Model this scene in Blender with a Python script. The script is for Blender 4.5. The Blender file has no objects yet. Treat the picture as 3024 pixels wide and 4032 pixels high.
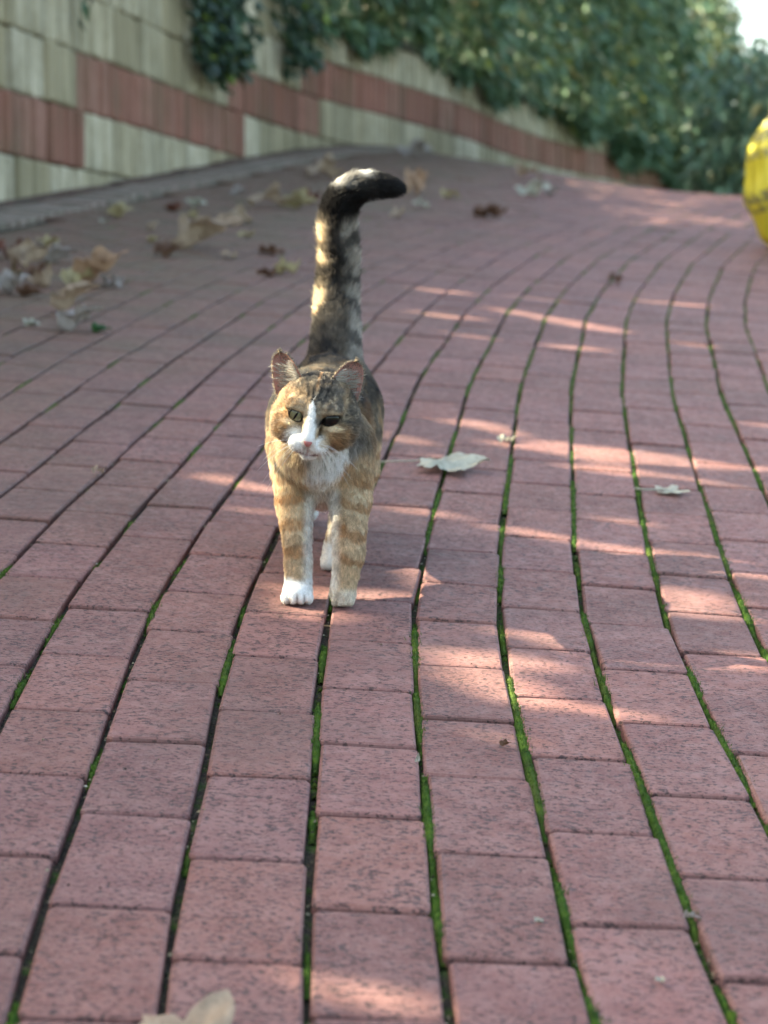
import bpy, math, random
import numpy as np
from mathutils import Vector, Matrix

# ------------------------------------------------------------------ camera, sky, sun, exposure
sc = bpy.context.scene
COL = sc.collection
rng = np.random.default_rng(7)
random.seed(7)

CAMZ, PITCH, FOC = 0.3625, math.radians(5.2), 8624.0      # FOC: focal length in pixels of the 3024x4032 frame
CP, SP = math.cos(PITCH), math.sin(PITCH)
cd = bpy.data.cameras.new('camera')
cam = bpy.data.objects.new('camera', cd); COL.objects.link(cam)
cam.location = (0, 0, CAMZ); cam.rotation_euler = (math.pi/2 - PITCH, 0, 0)
cd.sensor_fit = 'VERTICAL'; cd.sensor_height = 36.0; cd.lens = 77.0
cd.clip_start = 0.05; cd.clip_end = 400.0
cd.dof.use_dof = True; cd.dof.focus_distance = 2.40; cd.dof.aperture_fstop = 7.0
sc.camera = cam

SUN_AZ, SUN_EL = math.radians(-74.0), math.radians(34.0)   # azimuth from +Y, negative = to the left
SUN = np.array([math.sin(SUN_AZ)*math.cos(SUN_EL), math.cos(SUN_AZ)*math.cos(SUN_EL), math.sin(SUN_EL)])
w = bpy.data.worlds.new('World'); sc.world = w; w.use_nodes = True
nt = w.node_tree; bg = nt.nodes['Background']
sky = nt.nodes.new('ShaderNodeTexSky'); sky.sky_type = 'NISHITA'; sky.sun_disc = False
sky.sun_elevation = SUN_EL; sky.sun_rotation = SUN_AZ
sky.air_density = 1.0; sky.dust_density = 4.0; sky.ozone_density = 0.5
nt.links.new(sky.outputs[0], bg.inputs[0]); bg.inputs[1].default_value = 0.125
sl = bpy.data.lights.new('sun', 'SUN'); sl.energy = 5.0; sl.angle = math.radians(0.4); sl.color = (1.0, 0.92, 0.76)
so = bpy.data.objects.new('sun', sl); COL.objects.link(so)
so.rotation_euler = Vector(SUN).to_track_quat('Z', 'Y').to_euler(); so.location = (-6, 6, 8)
sc.view_settings.view_transform = 'Standard'; sc.view_settings.look = 'None'
sc.view_settings.exposure = 2.62
sc.view_settings.use_white_balance = True; sc.view_settings.white_balance_temperature = 7100; sc.view_settings.white_balance_tint = 2; sc.view_settings.gamma = 1.0
sc.view_settings.use_curve_mapping = False
sc.render.engine = 'CYCLES'
sc.cycles.use_denoising = True
sc.cycles.max_bounces = 8; sc.cycles.transparent_max_bounces = 8

# ------------------------------------------------------------------ the slope of the place
def sstep(e0, e1, x):
    t = np.clip((np.asarray(x, float)-e0)/(e1-e0), 0, 1); return t*t*(3-2*t)
def ground(x, y):
    """height of the paved slope: 7 degrees uphill, levelling out beyond its crest"""
    x = np.asarray(x, float); y = np.asarray(y, float)
    dc = 14.6 - 2.7*sstep(0.0, 1.7, x)
    s = 0.45; q = (y-dc)/s
    sag = 0.1239*s*np.logaddexp(0, q)
    return -0.0596*np.clip(x, -9, 9) + 0.1239*(np.maximum(y, -3)-2.678) - sag
def at(px, py):
    """point of the slope seen at pixel (px, py) of the 3024x4032 frame"""
    X = (px-1512)/FOC; V = (py-2016)/FOC
    d = 0.705/max(V-0.0605*X+0.2173, 0.02)
    r = np.array([X, CP-V*SP, -SP-V*CP])
    for _ in range(30):
        p = r*d; g = float(ground(p[0], p[1]))-CAMZ
        d -= (p[2]-g)/(r[2]-0.1239*r[1]+0.0596*r[0])*0.9
    p = r*d
    return np.array([p[0], p[1], p[2]+CAMZ])
def gnormal(x, y):
    e = 0.02
    n = np.array([-(ground(x+e, y)-ground(x-e, y))/(2*e), -(ground(x, y+e)-ground(x, y-e))/(2*e), 1.0]); return n/np.linalg.norm(n)
def frame(x, y, heading, dz=0.0, tilt=(0, 0)):
    """matrix lying on the slope at (x, y), its Y axis turned HEADING clockwise from +Y"""
    n = gnormal(x, y) + np.array([tilt[0], tilt[1], 0]); n /= np.linalg.norm(n)
    f = np.array([math.sin(heading), math.cos(heading), 0.0]); f -= n*f.dot(n); f /= np.linalg.norm(f)
    r = np.cross(f, n)
    M = Matrix(((r[0], f[0], n[0], x), (r[1], f[1], n[1], y), (r[2], f[2], n[2], float(ground(x, y))), (0, 0, 0, 1)))
    M.translation += Vector(n)*dz
    return M
def arr(M): return np.array(M)

# ------------------------------------------------------------------ helpers
def mesh(name, verts, faces, mats=(), smooth=False, mat_idx=None):
    me = bpy.data.meshes.new(name)
    v = np.asarray(verts, np.float32).reshape(-1, 3)
    if isinstance(faces, np.ndarray):
        k = faces.shape[1]; nf = len(faces)
        me.vertices.add(len(v)); me.vertices.foreach_set('co', v.ravel())
        me.loops.add(nf*k); me.loops.foreach_set('vertex_index', faces.ravel().astype(np.int32))
        me.polygons.add(nf); me.polygons.foreach_set('loop_start', np.arange(0, nf*k, k, dtype=np.int32))
        me.polygons.foreach_set('loop_total', np.full(nf, k, np.int32))
    else:
        me.from_pydata([tuple(q) for q in v.tolist()], [], faces)
    for m in (mats if isinstance(mats, (list, tuple)) else [mats]): me.materials.append(m)
    if mat_idx is not None: me.polygons.foreach_set('material_index', np.asarray(mat_idx, np.int32))
    me.polygons.foreach_set('use_smooth', np.full(len(me.polygons), smooth))
    me.update(calc_edges=True); me.validate()
    return me
def link(name, data, parent=None, M=None):
    o = bpy.data.objects.new(name, data); COL.objects.link(o)
    if parent is not None: o.parent = parent
    if M is not None: o.matrix_local = M
    return o
def tag(o, label=None, cat=None, group=None, kind=None):
    for k, v in (('label', label), ('category', cat), ('group', group), ('kind', kind)):
        if v: o[k] = v
    return o
def empty(name, loc=(0, 0, 0)):
    o = bpy.data.objects.new(name, None); COL.objects.link(o); o.location = loc; o.empty_display_size = 0.1; return o
def tube(pts, radii, n=6, cap=True):
    pts = np.asarray(pts, float); radii = np.broadcast_to(radii, (len(pts),))
    T = np.gradient(pts, axis=0); T /= np.linalg.norm(T, axis=1)[:, None]+1e-12
    a = np.array([0.31, 0.17, 0.93]); V = []
    for p, t, r in zip(pts, T, radii):
        u = np.cross(t, a); u /= np.linalg.norm(u)+1e-9; b = np.cross(t, u)
        for k in range(n):
            an = 2*math.pi*k/n; V.append(p + r*(math.cos(an)*u+math.sin(an)*b))
    F = []
    for i in range(len(pts)-1):
        for k in range(n):
            F.append((i*n+k, i*n+(k+1) % n, (i+1)*n+(k+1) % n, (i+1)*n+k))
    if cap: F.append(tuple(range(n))[::-1]); F.append(tuple((len(pts)-1)*n+k for k in range(n)))
    return V, F

class Mat:
    """small node-graph builder"""
    def __init__(s, name, rough=0.7, spec=0.4):
        s.m = bpy.data.materials.new(name); s.m.use_nodes = True; s.t = s.m.node_tree
        s.b = s.t.nodes['Principled BSDF']; s.out = s.t.nodes['Material Output']
        s.b.inputs['Roughness'].default_value = rough; s.b.inputs['Specular IOR Level'].default_value = spec
    def n(s, typ, **kw):
        nd = s.t.nodes.new(typ)
        for k, v in kw.items():
            if k in nd.inputs.keys(): nd.inputs[k].default_value = v
            else: setattr(nd, k, v)
        return nd
    def l(s, a, b): s.t.links.new(a, b); return s
    def noise(s, vec, scale, detail=3, rough=0.55, dist=0.0):
        nd = s.n('ShaderNodeTexNoise', Scale=scale, Detail=detail, Roughness=rough, Distortion=dist)
        if vec is not None: s.l(vec, nd.inputs['Vector'])
        return nd.outputs['Fac']
    def ramp(s, fac, stops):
        nd = s.n('ShaderNodeValToRGB'); e = nd.color_ramp.elements
        while len(e) < len(stops): e.new(0.5)
        for el, (p, c) in zip(e, stops):
            el.position = p; el.color = (c, c, c, 1) if isinstance(c, (int, float)) else (*c, 1)
        s.l(fac, nd.inputs[0]); return nd.outputs[0]
    def mix(s, fac, a, b, mode='MIX'):
        nd = s.n('ShaderNodeMix', data_type='RGBA', blend_type=mode)
        for sock, v in ((nd.inputs[0], fac), (nd.inputs[6], a), (nd.inputs[7], b)):
            if hasattr(v, 'is_linked'): s.l(v, sock)
            elif isinstance(v, (int, float)): sock.default_value = v
            else: sock.default_value = (*v, 1)
        return nd.outputs[2]
    def math(s, op, a, b=0.0):
        nd = s.n('ShaderNodeMath', operation=op)
        for i, v in enumerate((a, b)):
            if hasattr(v, 'is_linked'): s.l(v, nd.inputs[i])
            else: nd.inputs[i].default_value = v
        return nd.outputs[0]
    def bump(s, h, strength=0.5, dist=0.002):
        nd = s.n('ShaderNodeBump', Strength=strength, Distance=dist); s.l(h, nd.inputs['Height']); s.l(nd.outputs[0], s.b.inputs['Normal']); return nd
    def color(s, c):
        if hasattr(c, 'is_linked'): s.l(c, s.b.inputs['Base Color'])
        else: s.b.inputs['Base Color'].default_value = (*c, 1)
        return s
    def pieces(s):
        """coordinates that differ from piece to piece, and two random values per piece"""
        oi = s.n('ShaderNodeObjectInfo'); ge = s.n('ShaderNodeNewGeometry'); tc = s.n('ShaderNodeTexCoord')
        r1 = s.math('FRACT', s.math('ADD', oi.outputs['Random'], ge.outputs['Random Per Island']))
        r2 = s.math('FRACT', s.math('MULTIPLY', r1, 37.7))
        v = s.n('ShaderNodeVectorMath', operation='ADD'); s.l(tc.outputs['Object'], v.inputs[0])
        sc_ = s.n('ShaderNodeVectorMath', operation='SCALE'); sc_.inputs[0].default_value = (13, 7, 3); s.l(s.math('MULTIPLY', r1, 9.0), sc_.inputs['Scale']); s.l(sc_.outputs[0], v.inputs[1])
        return v.outputs[0], r1, r2
    def pos(s): return s.n('ShaderNodeNewGeometry').outputs['Position']
    def translucent(s, col, fac):
        tr = s.n('ShaderNodeBsdfTranslucent'); mx = s.n('ShaderNodeMixShader'); mx.inputs[0].default_value = fac
        if hasattr(col, 'is_linked'): s.l(col, tr.inputs[0])
        else: tr.inputs[0].default_value = (*col, 1)
        s.l(s.b.outputs[0], mx.inputs[1]); s.l(tr.outputs[0], mx.inputs[2]); s.l(mx.outputs[0], s.out.inputs[0])

# ------------------------------------------------------------------ materials of the paving
def brick_paver_mat():
    m = Mat('clinker', 0.66, 0.32); v, r1, r2 = m.pieces(); P = m.pos()
    base = m.ramp(r1, [(0, (0.145, 0.060, 0.053)), (0.18, (0.205, 0.083, 0.070)), (0.4, (0.178, 0.077, 0.073)), (0.6, (0.230, 0.092, 0.072)), (0.8, (0.195, 0.085, 0.080)), (1, (0.240, 0.100, 0.084))])
    base = m.mix(0.55, base, m.ramp(r2, [(0, 0.55), (1, 0.98)]), 'MULTIPLY')
    mot = m.noise(v, 14, 4, 0.6)
    base = m.mix(m.ramp(mot, [(0.35, 0.0), (0.7, 0.55)]), base, (0.27, 0.145, 0.130))
    base = m.mix(m.math('MULTIPLY', m.ramp(m.noise(v, 30, 3), [(0.5, 0.0), (0.75, 1.0)]), 0.5), base, (0.125, 0.055, 0.052))
    mp = m.n('ShaderNodeMapping'); mp.inputs['Scale'].default_value = (0.62, 1.0, 1.0); m.l(v, mp.inputs[0])
    pits = m.noise(mp.outputs[0], 245, 3, 0.62)
    dens = m.noise(v, 11, 2)
    pit = m.ramp(m.math('ADD', pits, m.math('MULTIPLY', m.math('SUBTRACT', dens, 0.5), 0.16)), [(0.54, 0.0), (0.60, 1.0)])
    base = m.mix(m.math('MULTIPLY', pit, 0.92), base, (0.036, 0.019, 0.019))
    fine = m.noise(v, 420, 2, 0.5)
    base = m.mix(m.math('MULTIPLY', m.ramp(fine, [(0.5, 0.0), (0.72, 1.0)]), 0.35), base, (0.36, 0.20, 0.18))
    # grime and a green-brown film that thickens where the path is damp, beside the kerb
    sx = m.n('ShaderNodeSeparateXYZ'); m.l(P, sx.inputs[0])
    edge = m.math('ADD', m.math('MULTIPLY', sx.outputs[0], -1.0), m.math('MULTIPLY', sx.outputs[1], 0.19))
    edge = m.math('ADD', edge, m.math('MULTIPLY', m.math('SUBTRACT', m.noise(P, 2.1, 4), 0.5), 1.3))
    film = m.ramp(m.math('MULTIPLY', edge, 0.4), [(0.38, 0.0), (0.74, 0.80)])
    base = m.mix(film, base, m.ramp(m.noise(P, 7, 4), [(0.35, (0.150, 0.082, 0.055)), (0.62, (0.105, 0.083, 0.048))]))
    stain = m.ramp(m.noise(P, 3.1, 5, .65), [(0.52, 0.0), (0.70, 0.55)])
    base = m.mix(stain, base, (0.105, 0.060, 0.052))
    m.color(base)
    hb = m.math('SUBTRACT', m.math('MULTIPLY', fine, 0.25), m.math('MULTIPLY', pit, 0.8))
    hb = m.math('ADD', hb, m.math('MULTIPLY', m.noise(v, 35, 3), 0.8))
    m.bump(hb, 0.55, 0.0016)
    m.l(m.ramp(m.noise(v, 60, 3), [(0.3, 0.52), (0.7, 0.78)]), m.b.inputs['Roughness'])
    return m.m
def soil_mat():
    m = Mat('joint_soil', 0.95, 0.2); P = m.pos()
    sx = m.n('ShaderNodeSeparateXYZ'); m.l(P, sx.inputs[0])
    g = m.math('ADD', m.noise(P, 26, 4, 0.6), m.math('MULTIPLY', sx.outputs[0], 0.30))
    soil = m.ramp(m.noise(P, 300, 3), [(0.3, (0.016, 0.013, 0.010)), (0.55, (0.045, 0.036, 0.026)), (0.75, (0.13, 0.11, 0.07))])
    m.color(m.mix(m.ramp(g, [(0.46, 0.0), (0.60, 1.0)]), soil, m.ramp(m.noise(P, 150, 3), [(0.3, (0.012, 0.026, 0.006)), (0.7, (0.055, 0.105, 0.014))])))
    m.bump(m.noise(P, 260, 4), 0.9, 0.004); return m.m
def moss_mat():
    m = Mat('moss', 0.85, 0.2); P = m.pos()
    c = m.ramp(m.noise(P, 55, 4, 0.65), [(0.25, (0.022, 0.046, 0.010)), (0.5, (0.052, 0.112, 0.014)), (0.75, (0.12, 0.20, 0.022))])
    c = m.mix(m.math('MULTIPLY', m.ramp(m.noise(P, 9, 3), [(0.5, 0.0), (0.7, 1.0)]), 0.5), c, (0.10, 0.10, 0.025))
    m.color(c); m.bump(m.noise(P, 700, 2), 0.8, 0.002); m.translucent(c, 0.3); return m.m
M_CLINK, M_SOIL, M_MOSS = brick_paver_mat(), soil_mat(), moss_mat()

# ------------------------------------------------------------------ ground: bedding sheet
GY = np.array([-2, 1.60, 1.83, 2.08, 2.42, 2.76, 3.18, 3.88, 4.63, 5.84, 6.5, 7.0, 7.54, 9, 11, 14, 18, 24])*0.9925-0.064
GX = np.array([0.40, .154, .147, .144, .139, .142, .166, .221, .282, .422, .525, .620, .724, 1.08, 1.68, 2.70, 4.2, 6.5])
_ys = np.linspace(-2, 23, 2501)
_g = np.interp(_ys, GY, GX)
_k = np.exp(-np.linspace(-2.5, 2.5, 41)**2); _k /= _k.sum()
_g = np.convolve(np.pad(_g, 20, mode='edge'), _k, 'valid')
def gline(y): return np.interp(y, _ys, _g)
PITCHX = 0.1045
def colx(k, y): return gline(y) + (k-5)*PITCHX        # joint line k of the paving at distance y
def heading(y): return np.arctan((gline(y+0.05)-gline(y-0.05))/0.1)
# foot of the retaining wall (x, y), running along the left edge of the path
WALL = np.array([(-3.05, -1.5), (-2.42, 2.0), (-1.90, 5.2), (-1.40, 8.05), (-1.217, 9.05), (-1.02, 10.15), (-.74, 11.8), (-.39, 13.4), (0, 14.5), (.59, 16.3), (1.02, 18.1), (1.49, 19.7), (2.83, 23.0), (4.56, 26.0), (6.6, 29.0)])
def dens(line, step=0.05):
    t = np.r_[0, np.cumsum(np.linalg.norm(np.diff(line, axis=0), axis=1))]
    tt = np.arange(0, t[-1], step)
    p = np.c_[np.interp(tt, t, line[:, 0]), np.interp(tt, t, line[:, 1])]
    k = np.hanning(31); k /= k.sum()
    q = np.c_[np.convolve(np.pad(p[:, 0], 15, mode='reflect', reflect_type='odd'), k, 'valid'), np.convolve(np.pad(p[:, 1], 15, mode='reflect', reflect_type='odd'), k, 'valid')]
    s = np.r_[0, np.cumsum(np.linalg.norm(np.diff(q, axis=0), axis=1))]
    return q, s
WP, WS = dens(WALL)
def wall_at(s):
    x, y = np.interp(s, WS, WP[:, 0]), np.interp(s, WS, WP[:, 1])
    tx, ty = np.interp(s+0.1, WS, WP[:, 0])-np.interp(s-0.1, WS, WP[:, 0]), np.interp(s+0.1, WS, WP[:, 1])-np.interp(s-0.1, WS, WP[:, 1])
    n = math.hypot(tx, ty); return x, y, tx/n, ty/n
def wall_x(y): return np.interp(y, WP[:, 1], WP[:, 0])

xs = np.r_[np.linspace(-40, -6, 12), np.linspace(-5, 9, 90), np.linspace(10, 60, 14)]
ys = np.r_[np.linspace(-15, -3, 6), np.linspace(-2.5, 30, 150), np.linspace(32, 140, 16)]
gx, gy = np.meshgrid(xs, ys)
gz_ = ground(gx, gy) - 0.0112
V = np.c_[gx.ravel(), gy.ravel(), gz_.ravel()]
nx, ny = len(xs), len(ys)
ii = (np.arange(ny-1)[:, None]*nx + np.arange(nx-1)[None]).ravel()
gnd = link('ground', mesh('ground', V, np.c_[ii, ii+1, ii+nx+1, ii+nx], M_SOIL, True)); tag(gnd, kind='structure')

# ------------------------------------------------------------------ path: the clinker paving, brick by brick
def brick_mesh(seed, W=0.0976, L=0.1965, H=0.05):
    r = np.random.default_rng(seed)
    c = 0.004
    ring = np.array([(-W/2+c, -L/2), (W/2-c, -L/2), (W/2, -L/2+c), (W/2, L/2-c), (W/2-c, L/2), (-W/2+c, L/2), (-W/2, L/2-c), (-W/2, -L/2+c)])
    ring += r.normal(0, 0.0006, ring.shape)
    def inset(d): return ring*(1-np.array([d/(W/2), d/(L/2)]))
    V = []
    for d, z in ((0, -H), (0, -0.0036), (0.0009, -0.0012), (0.0031, 0.0)):
        q = inset(d) + (r.normal(0, 0.0005, ring.shape) if z == 0 else 0)
        V += [(a, b, z + (0.0 if z < -0.01 else r.normal(0, 0.00025))) for a, b in q]
    F = []
    for k in range(3):
        for i in range(8): F.append((k*8+i, k*8+(i+1) % 8, (k+1)*8+(i+1) % 8, (k+1)*8+i))
    F.append(tuple(range(24, 32)))
    return np.array(V), F
BR = [brick_mesh(i) for i in range(10)]
BM = [mesh('brick', v, f, M_CLINK) for v, f in BR]

# cross joints read off the photograph for the sharp columns (pixel rows of the full frame)
JOINTS = {3: (1991, 2101, 2226, 2363, 2523, 2716, 2938, 3207, 3575), 4: (1939, 2055, 2169, 2301, 2447, 2625, 2832, 3056, 3363, 3782),
          5: (2393, 2552, 2746, 2982, 3278, 3643), 6: (2855, 3134, 3461, 3862), 7: (2415, 2572, 2743, 2976), 2: (2415, 2584, 2798, 3055, 3379, 3780),
          1: (2333, 2486, 2684, 2914, 3201, 3570), 0: (1994, 2115, 2242), -1: (2142, 2271, 2429, 2607)}
JX = {3: 1440, 4: 1840, 5: 2200, 6: 2690, 7: 2800, 2: 1010, 1: 640, 0: 600, -1: 330}
path = empty('path'); tag(path, kind='structure')
cells = []      # (x, y, heading, length)
for k in range(-22, 26):
    if k in JOINTS:
        jy = []
        for py in JOINTS[k]:
            px = JX[k]
            for _ in range(3):
                p = at(px, py); xm = float(colx(k+0.5, p[1])); px = 1512 + FOC*xm/((p[1]+0.064)/1.0156)   # column middle at that row
            jy.append(p[1])
        jy = sorted(jy)
    else:
        jy = [2.0 + ((k*0.371) % 1.0)*0.2]
    while jy[0] > 0.4: jy.insert(0, jy[0]-0.1985*math.cos(heading(jy[0])))
    while jy[-1] < 19: jy.append(jy[-1]+0.1985*math.cos(heading(jy[-1])))
    for a, b in zip(jy, jy[1:]):
        ym = (a+b)/2; x = float(colx(k+0.5, ym)); h = float(heading(ym))
        if x < wall_x(ym)+0.30+0.02 or abs(x) > 0.1753*ym+0.75 + (1.2 if x > 0 else 0.2) or x > 7: continue
        cells.append((x, ym, h, (b-a)/math.cos(h)))
def seen(x, y): return abs(x) < 0.1755*y+0.03 and y > 1.45
cells.sort(key=lambda c: (not seen(c[0], c[1]), c[1]))
def brick_matrix(c):
    x, y, h, L = c
    M = frame(x + rng.normal(0, .0008), y, h + rng.normal(0, .006), rng.normal(0, .0009), rng.normal(0, .0045, 2))
    S = Matrix.Diagonal((1+rng.normal(0, .006), (L-0.0052)/0.1965, 1, 1))
    return M @ S
JV, JF, off = [], [], 0
for i, c in enumerate(cells):
    M = brick_matrix(c); b = i % 10
    if i < 285: link('brick', BM[b], path, M)
    else:
        A = arr(M); v = BR[b][0] @ A[:3, :3].T + A[:3, 3]
        JV.append(v); JF += [tuple(q+off for q in f) for f in BR[b][1]]; off += len(v)
tag(link('brick', mesh('brick_field', np.vstack(JV), JF, M_CLINK), path), kind='stuff')

# kerb course: bricks laid across, along the foot of the wall, and a narrow red edging behind them
kerb = empty('kerb'); tag(kerb, kind='structure')
M_EDGE = Mat('edging', 0.8, 0.3); v_, r1_, r2_ = M_EDGE.pieces()
M_EDGE.color(M_EDGE.mix(M_EDGE.ramp(M_EDGE.noise(v_, 20, 4), [(0.35, 0.0), (0.7, 1.0)]), (0.095, 0.040, 0.030), (0.075, 0.062, 0.045))); M_EDGE.bump(M_EDGE.noise(v_, 90, 3), 0.6, 0.003)
M_KERB = Mat('kerb_clinker', 0.8, 0.3); v_, r1_, r2_ = M_KERB.pieces()
kb = M_KERB.ramp(r1_, [(0, (0.175, 0.135, 0.105)), (0.5, (0.25, 0.195, 0.155)), (1, (0.255, 0.175, 0.145))])
kb = M_KERB.mix(M_KERB.ramp(M_KERB.noise(v_, 16, 4), [(0.4, 0.0), (0.75, 0.8)]), kb, (0.085, 0.085, 0.055))
M_KERB.color(kb); M_KERB.bump(M_KERB.noise(v_, 90, 3), 0.6, 0.003)
KBM = [mesh('kerb_brick', v, f, M_KERB.m) for v, f in BR]
EBM = [mesh('edge_brick', *brick_mesh(70+i, 0.055, 0.24), M_EDGE.m) for i in range(3)]
s, n = 0.3, 0
KV, KF, off = [], [], 0
while s < WS[-1]-1:
    x, y, tx, ty = wall_at(s)
    hx, hy = x + ty*0.185, y - tx*0.185
    M = frame(hx, hy, math.atan2(ty, -tx) + rng.normal(0, .01), 0.012+rng.normal(0, .002), rng.normal(0, .012, 2))
    if 6.2 < y < 15.5 and n < 95:
        link('kerb_brick', KBM[n % 10], kerb, M @ Matrix.Diagonal((.86, .97, 1, 1))); n += 1
    else:
        A = arr(M); KV.append(BR[n % 10][0] @ A[:3, :3].T + A[:3, 3]); KF += [tuple(q+off for q in f) for f in BR[n % 10][1]]; off += 32
    s += 0.1005
tag(link('kerb_brick', mesh('kerb_run', np.vstack(KV), KF, M_KERB.m), kerb), kind='stuff')
s = 0.3; n = 0
while s < WS[-1]-1:
    x, y, tx, ty = wall_at(s)
    if 5 < y < 17: link('edge_brick', EBM[n % 3], kerb, frame(x+ty*0.045, y-tx*0.045, math.atan2(tx, ty), 0.02+rng.normal(0, .003))); n += 1
    s += 0.245

# ------------------------------------------------------------------ moss and litter in the joints
def grow_moss():
    CV, CF, off = [], [], 0
    BV, BF, bo = [], [], 0
    for k in range(-12, 22):
        y = 1.2
        amt = float(sstep(1.2, 5.5, k))           # mossy on the right, earthy on the left
        ph = k*17.3
        prev = None; ring = None
        while y < 11.5:
            x = float(colx(k, y))
            if abs(x) > 0.1755*y+0.12 or x < wall_x(y)+0.35: y += 0.02; ring = None; continue
            g = 0.5+0.5*math.sin(y*7.1+ph)*math.sin(y*2.3+ph*1.7) + 0.28*math.sin(y*23+ph)+rng.normal(0, .07)
            cover = amt*0.95 + (g-0.5)*1.75 - 0.20
            wd = 0.0034 + 0.0030*max(0, min(1, cover)) + rng.normal(0, .0006)
            hgt = -0.0110 + 0.0105*max(0, min(1, cover*1.25)) + rng.normal(0, .0006)
            z = float(ground(x, y))
            if cover > 0.05:
                row = [(x-wd, y, z-0.0135), (x-wd*0.55, y+rng.normal(0, .0006), z+hgt-0.0012), (x+rng.normal(0, .0007), y, z+hgt+0.0007), (x+wd*0.55, y+rng.normal(0, .0006), z+hgt-0.0012), (x+wd, y, z-0.0135)]
                CV += row
                if ring is not None:
                    for i in range(4): CF.append((ring+i, ring+i+1, off+i+1, off+i))
                ring = off; off += 5
                nb = int((rng.random()*7+4)*min(1, cover+0.25)*(1.0 if y < 3.6 else 0.4))
                for _ in range(nb):
                    bx = x + rng.normal(0, wd*0.48); by = y + rng.uniform(-.005, .005)
                    L = rng.uniform(.0022, .0062) if rng.random() < .93 else rng.uniform(.006, .013); a = rng.uniform(0, 6.28); ln = rng.uniform(.2, .8); wv = rng.uniform(.0004, .0008)
                    dx, dy = math.cos(a)*L*ln, math.sin(a)*L*ln
                    b0 = z+hgt-0.0012
                    BV += [(bx-wv*math.sin(a), by+wv*math.cos(a), b0), (bx+wv*math.sin(a), by-wv*math.cos(a), b0), (bx+dx, by+dy, b0+L*(1-ln*.4))]
                    BF.append((bo, bo+1, bo+2)); bo += 3
            else: ring = None
            y += 0.0045 if y < 3 else 0.009 if y < 6 else 0.03
    o = tag(link('moss', mesh('moss', CV, CF, M_MOSS, True)), kind='stuff')
    tag(link('moss_shoots', mesh('moss_shoots', BV, np.array(BF), M_MOSS)), kind='stuff')
grow_moss()

# crumbs of earth, seeds and leaf scraps lying in and beside the joints
M_CRUMB = Mat('crumbs', 0.9, 0.2); v_, r1_, r2_ = M_CRUMB.pieces()
M_CRUMB.color(M_CRUMB.ramp(r1_, [(0, (0.02, 0.015, 0.01)), (0.45, (0.06, 0.045, 0.03)), (0.7, (0.17, 0.13, 0.08)), (0.88, (0.32, 0.28, 0.18)), (1, (0.45, 0.42, 0.34))]))
CV, CF, off = [], [], 0
for _ in range(6500):
    k = rng.integers(-10, 16); y = 1.4 + 8*rng.random()**1.8
    x = float(colx(k, y)) + (rng.normal(0, .0028) if rng.random() < .93 else rng.uniform(-.05, .05)); z = float(ground(x, y))
    if abs(x) > 0.1755*y+0.05 or x < wall_x(y)+.3: continue
    s = rng.uniform(.0007, .0026); on = abs(x-float(colx(k, y))) > .006
    if on: s *= 0.7
    b = z + (0.0006 if on else -0.0110+rng.uniform(0, .007)); a = rng.uniform(0, 6.28, 3); q = s*rng.uniform(.6, 1.6, 3)
    CV += [(x+q[i]*math.cos(2.1*i+a[0]), y+q[i]*math.sin(2.1*i+a[0]), b) for i in range(3)] + [(x, y, b+s*.9)]
    CF += [(off, off+1, off+3), (off+1, off+2, off+3), (off+2, off, off+3)]; off += 4
tag(link('joint_litter', mesh('joint_litter', CV, np.array(CF), M_CRUMB.m)), kind='stuff')

# ------------------------------------------------------------------ retaining wall of ribbed blocks
def block_mat(name, stops, moss):
    m = Mat(name, 0.9, 0.2); v, r1, r2 = m.pieces(); P = m.pos()
    c = m.ramp(r2, stops)
    c = m.mix(m.ramp(m.noise(v, 9, 5, 0.65), [(0.35, 0.0), (0.75, 0.8)]), c, stops[0][1])
    mp = m.n('ShaderNodeMapping'); mp.inputs['Scale'].default_value = (9, 9, 0.8); m.l(P, mp.inputs[0])
    c = m.mix(m.math('MULTIPLY', m.ramp(m.noise(mp.outputs[0], 1.0, 5, 0.6), [(0.44, 0.0), (0.72, 1.0)]), moss), c, (0.055, 0.050, 0.030))
    c = m.mix(m.math('MULTIPLY', m.ramp(m.noise(P, 2.4, 4), [(0.45, 0.0), (0.7, 1.0)]), moss*0.7), c, (0.125, 0.115, 0.062))
    m.color(c); m.bump(m.math('ADD', m.noise(v, 60, 4), m.noise(v, 200, 3)), 0.7, 0.006); return m.m
M_RED = block_mat('red_block', [(0, (0.25, 0.112, 0.078)), (0.5, (0.38, 0.165, 0.120)), (1, (0.36, 0.19, 0.142))], 0.50)
M_GREY = block_mat('grey_block', [(0, (0.35, 0.285, 0.175)), (0.45, (0.50, 0.42, 0.28)), (1, (0.65, 0.565, 0.42))], 0.48)
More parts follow.
